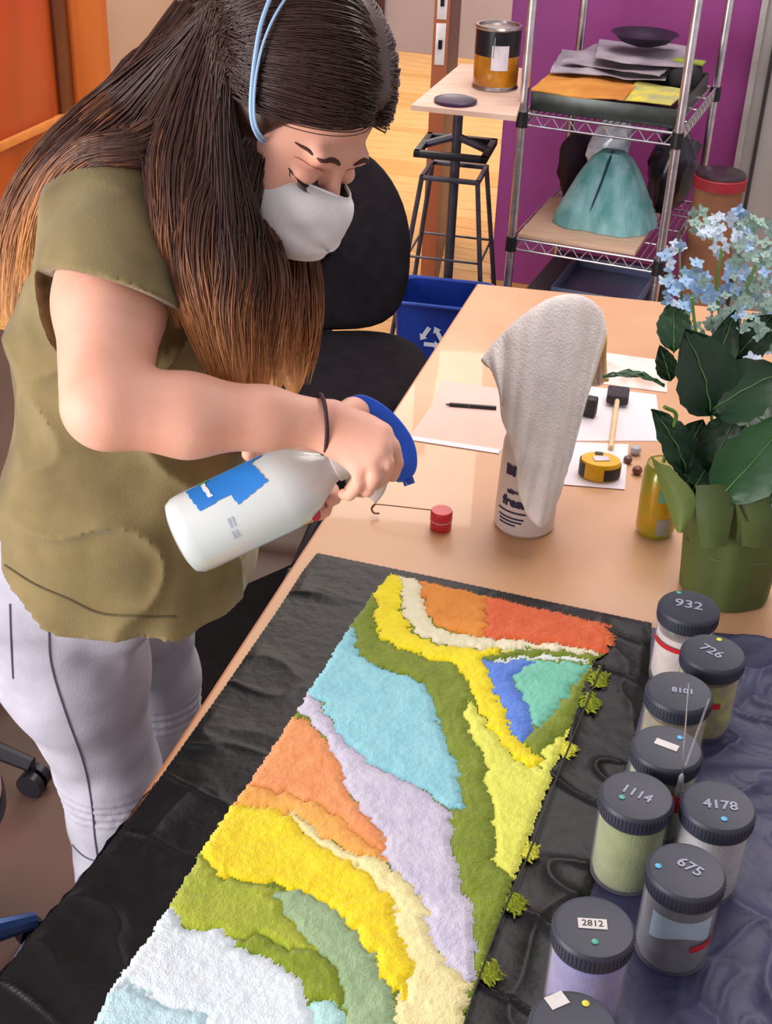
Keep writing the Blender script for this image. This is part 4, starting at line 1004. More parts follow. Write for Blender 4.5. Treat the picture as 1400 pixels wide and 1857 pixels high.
# ---- blue eraser-like tin
q = P(1062, 752, .752); t = thing('ink_pad', 'small blue and black box standing beside the foam brush', 'box', q, -.35)
MB().box((-.008, 0, .02), (.012, .02, .04), bevel=.002).build('blue_side', mat('blue_plastic', '2c62b8', .4), t)
MB().box((.008, 0, .018), (.020, .022, .036), bevel=.003).build('black_side', mat('black_rubber', '24201f', .6), t)
# ---- tape measure
q = P(1086, 862, .7525); t = thing('tape_measure', 'yellow and black retractable tape measure on the small white sheet', 'tape measure', q, -.15)
m_ty = mat('tape_yellow', 'e3b012', .35); m_tb = mat('tape_black', '1e1b20', .5)
def dshape(r, n=22): return [(r * math.cos(a) * 1.1, r * math.sin(a) * .85) for a in np.linspace(0, 2 * math.pi, n, endpoint=False)]
mb = MB(); k0 = dshape(.031); n = len(k0)
V = [(x * s_, y * s_, z) for s_, z in ((.94, 0), (1, .004), (1, .026), (.94, .031)) for x, y in k0]
mb.add(V, [(k * n + i, k * n + (i + 1) % n, (k + 1) * n + (i + 1) % n, (k + 1) * n + i) for k in range(3) for i in range(n)] + [tuple(range(n - 1, -1, -1)), tuple(3 * n + i for i in range(n))])
mb.build('case', m_ty, t)
V = []; aa = np.linspace(-1.35, .35, 14)
for z in (.003, .024):
    for a_ in aa: V.append((.0316 * 1.1 * math.cos(a_), .0316 * .85 * math.sin(a_), z))
V2 = [(x * .8, y * .8, z) for x, y, z in V]; n = 14
MB().add(V, [(i, i + 1, n + i + 1, n + i) for i in range(n - 1)]).build('rubber_grip', m_tb, t)
V = []; aa = np.linspace(2.0, 3.9, 14)
for z in (.003, .028):
    for a_ in aa: V.append((.0316 * 1.1 * math.cos(a_), .0316 * .85 * math.sin(a_), z))
MB().add(V, [(i, i + 1, n + i + 1, n + i) for i in range(n - 1)]).build('rubber_grip', m_tb, t)
MB().box((.0, .0, .032), (.026, .016, .002), bevel=.0008, rz=.3).build('label_plate', mat('plate_white', 'd8cfd6', .4), t)
MB().box((-.004, .018, .03), (.014, .010, .006), bevel=.002).build('lock_button', m_tb, t)
# small grey brown bits beside the can
for (x, y, r, c, lab) in ((1152, 822, .010, 'b3b0b8', 'small silvery grey knob beside the tape measure'), (1138, 838, .008, '6d4a44', 'tiny brown bead left of the yellow can'), (1155, 858, .009, '7a3f36', 'tiny red brown bead touching the yellow can')):
    q = P(x, y, .752); t = thing('bead', lab, 'bead', q); MB().lathe([(0, 0), (r * .7, 0), (r, r * .5), (r * .8, r * 1.2), (r * .3, r * 1.5), (0, r * 1.5)], 16).build('bead', mat('bead_' + c, c, .4), t)

# ---- red cap with wire
q = P(799, 958, ZT); t = thing('red_cap', 'small red double cap with a thin bent wire lying on the table', 'cap', q)
m_rc = mat('red_plastic', 'd8323f', .35)
MB().lathe([(0, 0), (.0155, 0), (.0165, .002), (.0165, .014), (.0155, .016), (.0165, .018), (.017, .020), (.017, .030), (.0155, .033), (0, .033)], 36).build('cap_body', m_rc, t)
MB().lathe([(.0158, .0155), (.0175, .016), (.0175, .0175), (.0158, .018)], 36).build('cap_seam', mat('pale_red', 'e8a0a0', .4), t)
w0 = P(783, 925, .775); pts = [w0, P(720, 918, .773), P(680, 914, .770), P(674, 922, .762), P(678, 930, .757), P(688, 931, .756)]
MB().tube(catmull(pts[:3], 4), .0010, 6).build('wire', mat('dull_wire', '8a6a55', .4, metal=.6), t, world=True)
MB().tube(catmull(pts[2:], 4), .0018, 6).build('wire_hook', mat('dull_wire_hook', '8a5a45', .4, metal=.3), t, world=True)

# ---- spray bottle draped with a cloth
q = P(950, 950, ZT)
sp = thing('spray_bottle', 'white spray bottle with dark blue print standing under the cloth', 'bottle', q)
RB = .047
MB().lathe([(0, 0), (.043, 0), (RB, .005), (RB, .03), (.0445, .11), (.043, .145), (.036, .17), (.018, .195), (.015, .2), (.015, .215), (0, .215)], 48).build('bottle_body', mat('milky_plastic', 'ddd0c8', .35, 'd2c3bc', 6), sp)
MB().lathe([(.0155, .205), (.0175, .207), (.0175, .225), (.0, .225)], 24).build('collar', m_pap, sp)
Ms = frame_M((0, 0, .225), (.95, .1, 0), (-.1, .95, 0), (0, 0, 1))
MB().box((-.005, 0, .02), (.09, .026, .036), bevel=.01, M=Ms).build('spray_head', m_pap, sp)
MB().box((-.042, 0, -.012), (.010, .014, .05), bevel=.004, M=Ms).build('trigger', m_pap, sp)
m_navy = mat('navy_print', '2a2450', .5)
def wraptext(mb, body, size, ang0, z, R0, bold=0.0004, slant=0):
    V, Fc = text_mb(body, size, None, bold=bold); out = []
    for x, y, zz in V:
        a = ang0 + x / R0; out.append(((R0 + .0006) * math.cos(a), (R0 + .0006) * math.sin(a), z + y + slant * x))
    mb.add(out, Fc)
pr = MB(); a0 = -math.pi / 2 - .62
wraptext(pr, 'BIT', .022, a0 + .0, .112, .045, .0016)
pr.build('brand_print', m_navy, sp, smooth=False, label='dark blue lettering'); pr = MB()
wraptext(pr, 'ultra', .010, a0, .078, .046, .0008)
pr.build('brand_print', m_navy, sp, smooth=False, label='dark blue lettering'); pr = MB()
wraptext(pr, 'fresh', .022, a0 + .12, .060, .0463, .0012)
pr.build('brand_print', m_navy, sp, smooth=False, label='dark blue lettering')
for z, w_, o_ in ((.042, .05, 0), (.032, .045, 0), (.026, .04, 0), (.020, .03, -.1)):
    V = []; n = 10
    for zz in (z, z + .0028):
        for i in range(n): a = a0 + o_ + (w_ / RB) * (i / (n - 1) - .5); V.append(((RB + .0006) * math.cos(a), (RB + .0006) * math.sin(a), zz))
    MB().add(V, [(i, i + 1, n + i + 1, n + i) for i in range(n - 1)]).build('print_line', m_navy, sp)
# cloth: ridge over the head, front panel and back panel
cl = thing('cleaning_cloth', 'off white terry cloth draped over the standing spray bottle', 'cloth', q)
m_cl = mat('terry_cloth', 'e8ded9', .95, 'dccfc9', 30, bump=1, bscale=260, sheen=.4)
ridgec = [(872, 655, 1.90), (900, 618, 1.90), (945, 572, 1.90), (1000, 536, 1.91), (1050, 530, 1.94), (1088, 556, 1.985), (1100, 600, 2.01)]
front = [(905, 690, 1.90), (912, 760, 1.905), (932, 830, 1.925), (948, 925, 1.955), (985, 962, 1.975), (1020, 880, 1.975), (1048, 760, 1.985)]
back = [(895, 668, 1.95), (925, 668, 1.99), (960, 690, 2.03), (1000, 700, 2.06), (1050, 700, 2.08), (1085, 702, 2.08), (1100, 690, 2.05)]
per = 9
RC = catmull([W(*p) for p in ridgec], per); FC = catmull([W(*p) for p in front], per); BC = catmull([W(*p) for p in back], per)
rows = 26; V = []; N = len(RC); toC = RM @ np.array([0, 0, 1.])
for i in range(N):
    u = i / (N - 1)
    for j in range(-rows, rows + 1):
        t = abs(j) / rows; e = FC[i] if j >= 0 else BC[i]
        p = RC[i] * (1 - t) + e * t; sg = 1 if j >= 0 else -1
        rnd = .032 * math.sin(math.pi * min(1, t * 1.0)) ** .6 * (.35 + .65 * math.sin(math.pi * min(1, u * 1.15)) if j >= 0 else .8)
        fold = .026 * (abs(math.sin(u * 11.5 + .5 + t * .5)) ** .6 - .6) * t ** .45 * (1 - .3 * t) + .006 * math.sin(u * 47 + 1 + t * 3) * t ** .6
        fold += .006 * (fbm(np.array([u * 6, t * 3, 2.0]), 1.3) - .5)
        V.append(p + toC * sg * (rnd + fold))
    
C_ = 2 * rows + 1
Q = [(i * C_ + j, (i + 1) * C_ + j, (i + 1) * C_ + j + 1, i * C_ + j + 1) for i in range(N - 1) for j in range(C_ - 1)]
V = np.array(V); Vs = smooth_mesh(V, np.array(Q), 2, .4)
o = raw_mesh('cloth_sheet', Vs, Q, m_cl, cl, root_loc(cl))
md = o.modifiers.new('thickness', 'SOLIDIFY'); md.thickness = .0045; md.offset = 0
md = o.modifiers.new('soften', 'SUBSURF'); md.levels = 1; md.render_levels = 1
hem = [V[(N - 1) * C_ + j] for j in range(C_)]
MB().tube(catmull(hem[::3], 3), .0035, 6).build('yellow_hem', mat('yellow_hem', 'e8c88a', .8), cl, world=True, label='pale yellow stitched hem')
# ================================================================== PERSON
m_skin = mat('skin', 'e2ab94', .5, 'd89c84', 14, bump=.08, bscale=300, sss=.15, spec=.3)
m_shirt = mat('olive_jersey', '86764f', .9, '6b5c3c', 9, bump=.25, bscale=350, sheen=.2, spec=.15)
m_jean = mat('pale_denim', 'bab8c2', .85, 'a9a7b2', 14, bump=.3, bscale=500)
def C3(x, y, z): return RM @ np.array([x, y, z], float)
# head frame: f forward, s to her left, u crown
hf = nz(C3(.585, -.787, .19)); hu = nz(C3(.600, .580, .552)); hu = nz(hu - hu.dot(hf) * hf); hs = np.cross(hu, hf)
if (RM.T @ hs)[2] > 0: hs = -hs
HS = 1.07
HO = W(511, 202, 1.385)
def Hd(f, s, u): return HO + (hf * f + hs * s + hu * u) * HS
HR = np.column_stack([hf, hs, hu])
# joints
sho_r, elb_r, wri_r = W(205, 388, 1.425), W(208, 735, 1.285), W(590, 768, 1.335)
sho_l, elb_l, wri_l = W(330, 370, 1.68), W(430, 700, 1.60), W(500, 830, 1.50)
neck_b = W(318, 330, 1.535)
hipc = W(225, 1110, 1.70)
kn_r = P(200, 1420, .46); an_r = P(205, 1720, .09)
hip_r = np.array([kn_r[0] - .01, kn_r[1] - .05, .86]); 
kn_l = kn_r + np.array([.03, .20, .02]); an_l = an_r + np.array([.05, .22, 0]); hip_l = hip_r + np.array([.02, .17, 0])
hmid = (hip_r + hip_l) / 2
print('DBG', 'hip', hip_r, pixel(hip_r) if 'pixel' in globals() else '', 'kn', kn_r, 'an', an_r, 'hipc', hipc)

# torso loft (by height)
fwd = nz([.985, -.10, 0]); lat = np.array([-fwd[1], fwd[0], 0])
rows_ = [  # px, py, depth, half forward (m), half lateral
    (235, 330, 1.525, .055, .150), (262, 400, 1.515, .100, .172), (268, 480, 1.515, .128, .168), (255, 600, 1.545, .138, .155), (246, 720, 1.58, .136, .148),
    (242, 850, 1.615, .140, .152), (238, 980, 1.65, .150, .168), (232, 1090, 1.68, .157, .180), (228, 1160, 1.70, .160, .185)]
TZ = np.array([W(a, b, c)[2] for a, b, c, _, _ in rows_])[::-1]; TC = np.array([W(a, b, c)[:2] for a, b, c, _, _ in rows_])[::-1]
TF = np.array([r[3] for r in rows_])[::-1]; TL = np.array([r[4] for r in rows_])[::-1]
print('DBG torso z', TZ.round(3), 'centers', TC.round(3).tolist())
def loft(X, grow=0.0, gz=0.0):
    z = np.clip(X[..., 2], TZ[0], TZ[-1])
    cx = np.interp(z, TZ, TC[:, 0]); cy = np.interp(z, TZ, TC[:, 1]); rf = np.interp(z, TZ, TF) + grow; rl = np.interp(z, TZ, TL) + grow
    dx, dy = X[..., 0] - cx, X[..., 1] - cy; a = dx * fwd[0] + dy * fwd[1]; b = dx * lat[0] + dy * lat[1]
    r = (np.abs(a / rf) ** 2.3 + np.abs(b / rl) ** 2.3) ** (1 / 2.3)
    d = (r - 1) * np.minimum(rf, rl)
    return d

person = thing('person', 'woman in olive t-shirt, pale jeans and white mask leaning over the felt picture', 'person', (hmid[0], hmid[1], 0))
ploc = np.array(person.location)
hv = .0033
lo = np.array([-.75, .75, -.01]); hi = np.array([.22, 1.95, 1.66])
S1 = SDF(lo, hi, hv)
# legs, pelvis, trunk (under the clothes)
for h_, k_, a_ in ((hip_r, kn_r, an_r), (hip_l, kn_l, an_l)):
    S1.chain([h_, k_, a_], [.078, .050, .036], .02)
    S1.chain([a_ - np.array([.03, .0, .04]), a_ + np.array([.06, -.02, -.05]), a_ + np.array([.13, -.03, -.06])], [.032, .034, .026], .015)
S1.func([hmid[0] - .3, hmid[1] - .35, .80], [hmid[0] + .4, hmid[1] + .6, 1.42], lambda X: np.maximum(loft(X, -.030), np.maximum(.97 - X[..., 2], X[..., 2] - 1.37)), .02)
S1.cap(sho_r * .9 + sho_l * .1, sho_l, .055, .055, .03)
# right arm
S1.chain([sho_r, sho_r * .5 + elb_r * .5 + C3(-.004, 0, 0), elb_r + C3(-.01, -.0, 0)], [.056, .055, .043], .02)
fm1 = elb_r * .66 + wri_r * .34
S1.chain([elb_r, fm1 + C3(0, -.004, 0), elb_r * .3 + wri_r * .7, wri_r], [.0415, .0405, .0305, .0235], .014)
# left arm
S1.chain([sho_l, elb_l, wri_l], [.05, .042, .025], .02)
# neck and head
S1.chain([neck_b, Hd(-.035, 0, -.085), Hd(-.02, 0, -.03)], [.055, .052, .05], .025)
def he(c, r, k=.012, mode='add'): S1.ell(Hd(*c), np.array(r) * HS, HR, k, mode)
he((-.012, 0, .032), (.095, .073, .085)); he((.03, 0, -.025), (.056, .058, .078), .02)
S1.cap(Hd(.0, -.05, -.06), Hd(.064, -.012, -.092), .018, .018, .02); S1.cap(Hd(.0, .05, -.06), Hd(.064, .012, -.092), .018, .018, .02)
he((.069, 0, -.088), (.017, .02, .014), .015)
for s_ in (-1, 1):
    he((.058, s_ * .034, -.036), (.026, .024, .024), .02)
    S1.ell(Hd(.102, s_ * .031, .001), (.012, .017, .009), HR, .014, 'sub')
    he((.0765, s_ * .031, -.005), (.0125, .0155, .0105), .004)
    he((-.004, s_ * .069, -.014), (.014, .008, .022), .004)
S1.cap(Hd(.080, -.034, .020), Hd(.080, .034, .020), .009, .009, .014)
S1.cap(Hd(.084, 0, .006), Hd(.108, 0, -.030), .008, .0105, .008); he((.106, 0, -.036), (.013, .012, .009), .006)
S1.cap(Hd(.092, -.014, -.062), Hd(.092, .014, -.062), .006, .006, .006)
# ---- right hand wrapped round the neck of the bottle
mcp = [W(692, 788, 1.325), W(690, 812, 1.318), W(676, 834, 1.318), W(652, 850, 1.322)]
S1.ell((wri_r + W(625, 790, 1.33)) / 2, (.026, .027, .021), RM, .012)
for q_, r_ in zip(mcp, (.0125, .0125, .0115, .0105)): S1.cap(wri_r * .8 + q_ * .2, q_, .017, r_, .008)
S1.ell(W(642, 792, 1.334), (.033, .026, .016), RM, .010)
fing = [[W(712, 808, 1.326), W(720, 840, 1.345), W(712, 864, 1.375)],
        [W(702, 838, 1.318), W(695, 868, 1.336), W(680, 878, 1.37)],
        [W(680, 864, 1.318), W(666, 890, 1.336), W(652, 892, 1.37)],
        [W(650, 878, 1.324), W(634, 898, 1.340), W(622, 896, 1.37)]]
FR = [(.0092, .0080, .0074, .0068)] * 2 + [(.0087, .0077, .0070, .0064), (.0080, .0071, .0065, .0060)]
for m_, fs, r_ in zip(mcp, fing, FR):
    S1.chain([m_] + fs, r_, .0)
S1.chain([W(612, 762, 1.345), W(640, 745, 1.372), W(672, 752, 1.40), W(698, 776, 1.41)], [.016, .0135, .0115, .009], .006)
# ---- left hand cupping the bottle from behind
S1.chain([wri_l, W(520, 850, 1.47)], [.024, .03], .012)
S1.ell(W(540, 862, 1.465), (.042, .04, .015), RM, .012)
for pts in ([(560, 880, 1.455), (585, 905, 1.44), (588, 925, 1.42), (577, 933, 1.395)], [(575, 872, 1.455), (600, 890, 1.44), (606, 902, 1.42), (600, 906, 1.40)],
            [(545, 885, 1.455), (560, 920, 1.445), (560, 935, 1.43), (552, 940, 1.41)], [(525, 880, 1.455), (530, 915, 1.45), (528, 938, 1.435), (524, 944, 1.42)]):
    S1.chain([W(*p) for p in pts], [.010, .009, .008, .0072], .003)
S1.chain([W(500, 840, 1.46), W(470, 826, 1.44), W(452, 822, 1.42)], [.014, .011, .009], .006)
V, Q = S1.mesh(); V = smooth_mesh(V, Q, 1, .5)
body = raw_mesh('body', V, Q, m_skin, person, ploc); body['label'] = 'bare skin of face, arms and hands'
# fingernails
for c, n_ in ((W(573, 934, 1.386), None),):
    MB().ell(c, (.0052, .0066, .0026), R=RM).build('fingernail', mat('red_polish', 'b8283a', .2), person, world=True, label='red painted fingernail')
for fs in fing[1:]:
    pass
# ---- eyes: closed lids with lashes, brows
m_lash = mat('dark_lash', '1a0f0c', .7)
bb = None
from mathutils.bvhtree import BVHTree
def bvh(V, Q): return BVHTree.FromPolygons([tuple(v) for v in V.tolist()], [tuple(q) for q in Q.tolist()])
_hm = np.linalg.norm(V - HO, axis=1) < .17; _ix = np.full(len(V), -1); _ix[_hm] = np.arange(_hm.sum()); _q = Q[_hm[Q].all(1)]
bb = bvh(V[_hm], _ix[_q])
def face(s_, u, lift=.001):
    h_ = bb.ray_cast(Vector(Hd(.2, s_, u)), Vector(-hf)); return np.array(h_[0]) + hf * lift if h_[0] is not None else Hd(.09, s_, u)
for s_ in (-1, 1):
    ts = np.linspace(0, 1, 11); lid = [face(s_ * (.0155 + .031 * t), -.0075 - .0035 * math.sin(math.pi * t) , .0006) for t in ts]
    mb = MB().tube(lid, [.0006, .0011, .0014, .0016, .0017, .0017, .0017, .0016, .0014, .0011, .0006], 6)
    mb.build('lash_line', m_lash, person, world=True)
    mb = MB()
    for k in range(16):
        t = (k + .5) / 16; p = face(s_ * (.0155 + .031 * t), -.0075 - .0035 * math.sin(math.pi * t), .0006)
        o_ = hs * s_ * (t - .4) * .004; mb.tube([p, p + hf * .0045 - hu * .003 + o_, p + hf * .0085 - hu * .0025 + o_ * 2], [.0006, .0005, .0002], 4)
    mb.build('eyelashes', m_lash, person, world=True, kind='stuff')
    crease = [face(s_ * (.0165 + .029 * t), .0045 + .003 * math.sin(math.pi * t), .0002) for t in ts]
    MB().tube(crease, [.0003] + [.0007] * 9 + [.0003], 5).build('eyelid_crease', mat('lid_crease', 'a86a55', .6), person, world=True)
    pts = [face(s_ * (.012 + .038 * t), .0195 + .0055 * math.sin(math.pi * min(1, t * 1.15)) - .003 * t, .0003) for t in ts]
    MB().tube(pts, [.0016, .0024, .0028, .0029, .0028, .0027, .0025, .0022, .0018, .0014, .0007], 8, flat=1).build('eyebrow', mat('brow_hair', '4a2c20', .9), person, world=True)
# ---- mask
m_mask = mat('white_mask', 'e2ddda', .8, 'd3cecc', 20, bump=.2, bscale=300)
mb = MB(); n = 56; rim = []
for i in range(n):
    a = 2 * math.pi * i / n; ca, sa = math.cos(a), math.sin(a)
    s_ = .064 * ca * (1 - .12 * (sa < 0) * abs(sa)); u = -.053 + (.048 if sa > 0 else .046) * (abs(sa) ** .85) * (1 if sa > 0 else -1)
    f = .094 - .062 * abs(ca) ** 2.0 - (.018 * max(0, -sa)) + .016 * max(0, sa) ** 6 + .003 * math.sin(6 * a)
    rim.append((f, s_, u))
apex = np.array([.132, 0, -.054]); R_ = 14; Vm = []
for k in range(R_ + 1):
    t = k / R_
    for i in range(n):
        r = np.array(rim[i]); a = 2 * math.pi * i / n
        w_ = 1 - t; base = apex * 1.0; p = np.array([0, r[1] * w_, apex[2] + (r[2] - apex[2]) * w_])
        h_ = math.sqrt(max(0, 1 - w_ ** 2.2)); p[0] = r[0] + (apex[0] - r[0]) * h_
        p[0] += -.006 * math.exp(-((w_ - .55) / .12) ** 2) * (.5 + .5 * math.cos(2 * a)) * (math.sin(a) > 0) + .0012 * math.sin(5 * a + 3 * t)
        Vm.append(Hd(*p))
Qm = [(k * n + i, k * n + (i + 1) % n, (k + 1) * n + (i + 1) % n, (k + 1) * n + i) for k in range(R_) for i in range(n)]
mk = raw_mesh('face_mask', np.array(Vm), Qm, m_mask, person, ploc); mk['label'] = 'white moulded face mask'
md = mk.modifiers.new('thick', 'SOLIDIFY'); md.thickness = .002
MB().tube([Hd(*rim[i]) for i in list(range(n)) + [0]], .0014, 6).build('mask_edge', m_mask, mk, world=True)
MB().box((0, 0, 0), (.003, .03, .004), bevel=.001, M=frame_M(Hd(.113, 0, -.012), hf, hs, hu)).build('nose_clip', mat('nose_clip_metal', 'b9b4b4', .4, metal=.5), mk, world=True)

# ---- t-shirt
hem_n = nz([.10, -.02, 1.0])
hem_p = W(200, 1128, 1.53)
S2 = SDF([-.75, .95, .70], [.12, 1.95, 1.50], .0038)
def folds(X):
    x, y, z = X[..., 0], X[..., 1], X[..., 2]; a = x * fwd[0] + y * fwd[1]; b = x * lat[0] + y * lat[1]
    low = np.clip((1.20 - z) / .3, 0, 1)
    w1 = np.sin((a + .25 * (1.2 - z)) * 120 + 4 * vnoise(X, 5)) * .008 * low * np.clip((a + .42) / .16, 0, 1)
    w2 = (fbm(X, 9, 2) - .5) * .034 * (.5 + .5 * low)
    r = ridge(vnoise(np.stack([a * 9 + z * 7, b * 9, z * 10 - a * 5], -1), 1)) ** 5 * .011
    hemf = np.exp(-((X - hem_p) @ hem_n - .035) ** 2 / .00003) * .0025
    return w1 + w2 - r + hemf
S2.func([-.72, .97, .72], [.10, 1.95, 1.46], lambda X: np.maximum(loft(X, .0), X[..., 2] - 1.375) + folds(X) * .9, .0)
S2.cap(neck_b * .15 + sho_r * .85, sho_r + C3(0, -.0, 0), .054, .060, .04)
S2.chain([neck_b + np.array([-.01, 0, -.02]), sho_r, sho_r * .66 + elb_r * .34, sho_r * .3 + elb_r * .7], [.066, .062, .069, .073], .035)
S2.chain([neck_b + np.array([-.01, 0, -.02]), sho_l, sho_l * .6 + elb_l * .4], [.07, .062, .058], .03)
# cut: hem plane, sleeve openings
S2.func(S2.lo, [.3, 2.1, 1.10], lambda X: (hem_p - X) @ hem_n + .004 * np.sin(X[..., 0] * 40) + .003 * np.sin(X[..., 1] * 50), 0, 'cut')
def halfcut(pt, nrm, rad, ctr):
    def fn(X): return np.where(np.linalg.norm(X - ctr, axis=-1) < rad, (X - pt) @ nrm, -1.0)
    return fn
ua = nz(elb_r - sho_r); sl_p = W(200, 530, 1.36)
sl_n = nz(C3(-.30, -.95, .05))
# remove everything of the sleeve below its opening, near the arm axis only
def sleevecut(X):
    t = (X - sho_r) @ ua; rad = np.linalg.norm(X - sho_r - t[..., None] * ua, axis=-1)
    side = (X - sl_p) @ sl_n
    return np.where((rad < .078) & (loft(X, .0) > .0), side, -1.0)
S2.func(sho_r - .35, sho_r + .35, sleevecut, 0, 'cut')
# hollow the sleeve end round the arm
S2.cap(sl_p - ua * .005, sl_p + ua * .05, .0565, .0575, .0, 'sub')
ul = nz(elb_l - sho_l); slp = sho_l * .45 + elb_l * .55
S2.func(slp - .15, slp + .15, lambda X: np.where(loft(X, .0) > .0, (X - slp) @ ul, -1.0), 0, 'cut')
# neck opening
S2.chain([neck_b + np.array([.01, 0, .0]), Hd(-.03, 0, -.09)], [.062, .064], .008, 'sub')
V, Q = S2.mesh(); V = smooth_mesh(V, Q, 2, .5)
shirt = raw_mesh('t_shirt', V, Q, m_shirt, person, ploc); shirt['label'] = 'loose olive green t-shirt'
# hem stitching line
# ---- jeans
S3 = SDF([-.80, .9, .02], [.05, 2.0, 1.04], .0042)
S3.func([-.7, .9, .66], [.05, 2.0, 1.02], lambda X: np.maximum(np.maximum(loft(X, -.022) + np.clip(.93 - X[..., 2], 0, 1) * .85, X[..., 2] - .99), .70 - X[..., 2]), .0)
def jw(X): return (fbm(X, 16, 2) - .5) * .010 + .0018 * np.sin(X[..., 2] * 420) * np.exp(-((X[..., 2] - kn_r[2] - .005) / .030) ** 4)
thigh_r = hip_r + np.array([-.028, 0, -.01]); 
for h_, k_, a_ in ((thigh_r, kn_r, an_r), (hip_l, kn_l, an_l)):
    S3.chain([h_, h_ * .62 + k_ * .38 + np.array([-.004, 0, 0]), k_ + np.array([0, 0, .02]), k_ - np.array([0, 0, .06]), a_ + np.array([0, 0, .03])], [.108, .094, .068, .062, .050], .04, disp=jw)
S3.ell(hip_r + np.array([-.075, .02, .01]), (.085, .10, .09), None, .04)
S3.func([-.8, .9, .0], [.1, 2.0, .1], lambda X: .075 - X[..., 2], 0, 'cut')
V, Q = S3.mesh(); V = smooth_mesh(V, Q, 1, .5)
jeans = raw_mesh('jeans', V, Q, m_jean, person, ploc); jeans['label'] = 'pale grey white skinny jeans with ribbed knee'
# seams follow the outer side of the near leg
from mathutils.bvhtree import BVHTree
def bvh(V, Q): return BVHTree.FromPolygons([tuple(v) for v in V.tolist()], [tuple(q) for q in Q.tolist()])
bj = bvh(V, Q)
def onsurf(b, px, py, lift=.0008):
    r = ray(px, py); h_ = b.ray_cast(Vector(CAM), Vector(nz(r)))
    return None if h_[0] is None else np.array(h_[0]) + np.array(h_[1]) * lift * (1 if np.dot(h_[1], r) < 0 else -1)
def seam_on(b, pts, r, name, mt, parent, per=8, lift=.0006):
    pts = [p for p in (onsurf(b, x, y, lift) for x, y in catmull([(a, c, 0) for a, c in pts], per)[:, :2]) if p is not None]
    if len(pts) > 2: return MB().tube(np.array(pts), r, 5).build(name, mt, parent, world=True)
m_seam = mat('grey_seam', '6f6c7c', .8)
seam_on(bj, [(88, 1120), (92, 1200), (118, 1290), (150, 1380), (165, 1450), (172, 1520), (178, 1560)], .0013, 'side_seam', m_seam, jeans)
seam_on(bj, [(18, 1095), (20, 1160), (24, 1230)], .0012, 'side_seam', m_seam, jeans)
seam_on(bj, [(132, 1532), (150, 1550), (172, 1560), (190, 1555)], .0016, 'knee_seam', mat('dark_knee_seam', '4f5068', .8), jeans)
bs = bvh(np.array([v.co[:] for v in shirt.data.vertices]) + ploc, np.array([p.vertices[:] for p in shirt.data.polygons]))
m_sseam = mat('shirt_seam', '5a4f34', .9)
seam_on(bs, [(2, 1020), (60, 1058), (120, 1085), (180, 1112), (250, 1118), (320, 1118)], .0013, 'hem_stitch', m_sseam, shirt)
# shoes
m_shoe = mat('dark_shoe', '2b2a30', .6)
for a_ in (an_r, an_l):
    sS = MB(); c = a_ + np.array([.05, -.015, -.05])
    sh_ = MB().ell(c + np.array([0, 0, .0]), (.135, .05, .042), nu=28, nv=14); Vv = sh_.V[0]; Vv[:, 2] = np.maximum(Vv[:, 2], .012)
    so_ = sh_.build('shoe', m_shoe, person, world=True)
    MB().box((c[0], c[1], .007), (.25, .09, .014), bevel=.006).build('sole', mat('pale_sole', 'b5b0b0', .7), so_, world=True)
# wrist band
d_ = nz(wri_r - elb_r); n1 = nz(np.cross(d_, [0, 0, 1])); n2 = np.cross(d_, n1); cw = W(583, 769, 1.334)
MB().tube([cw + n1 * .0292 * math.cos(a) + n2 * .0298 * math.sin(a) + d_ * .004 * math.sin(a + .4) for a in np.linspace(0, 2 * math.pi, 36)], .0022, 8, caps=False).build('hair_tie', mat('maroon_elastic', '3a1a20', .7), person, world=True, label='dark maroon hair tie round the wrist')

# ---- hair
def hair_mat():
    m = bpy.data.materials.new('long_hair'); m.use_nodes = True; nt = m.node_tree; b = nt.nodes['Principled BSDF']
    at = nt.nodes.new('ShaderNodeAttribute'); at.attribute_name = 't'; cr = nt.nodes.new('ShaderNodeValToRGB')
    el = cr.color_ramp.elements; el[0].position = 0; el[0].color = srgb('37211c'); el[1].position = 1; el[1].color = srgb('e0a566')
    for p, c in ((.38, '452a21'), (.56, '744429'), (.76, 'b0713f')): e = el.new(p); e.color = srgb(c)
    nt.links.new(at.outputs['Fac'], cr.inputs[0])
    tc = nt.nodes.new('ShaderNodeTexCoord'); mp = nt.nodes.new('ShaderNodeMapping'); mp.inputs['Scale'].default_value = (1, 1, .06); nn = nt.nodes.new('ShaderNodeTexNoise'); nn.inputs['Scale'].default_value = 160
    mx = nt.nodes.new('ShaderNodeMix'); mx.data_type = 'RGBA'; mx.blend_type = 'MULTIPLY'; mx.inputs[0].default_value = 1; rr = nt.nodes.new('ShaderNodeValToRGB')
    rr.color_ramp.elements[0].color = (.6, .6, .6, 1); rr.color_ramp.elements[1].color = (1.3, 1.3, 1.3, 1)
    nt.links.new(tc.outputs['Object'], mp.inputs[0]); nt.links.new(mp.outputs[0], nn.inputs[0]); nt.links.new(nn.outputs['Fac'], rr.inputs[0])
    nt.links.new(cr.outputs[0], mx.inputs[6]); nt.links.new(rr.outputs[0], mx.inputs[7]); nt.links.new(mx.outputs[2], b.inputs['Base Color'])
    b.inputs['Roughness'].default_value = .38; b.inputs['Specular IOR Level'].default_value = .45
    return m
m_hair = hair_mat()
def Wl(l): return np.array([np.append(W(p[0], p[1], p[2]), p[3]) for p in l])
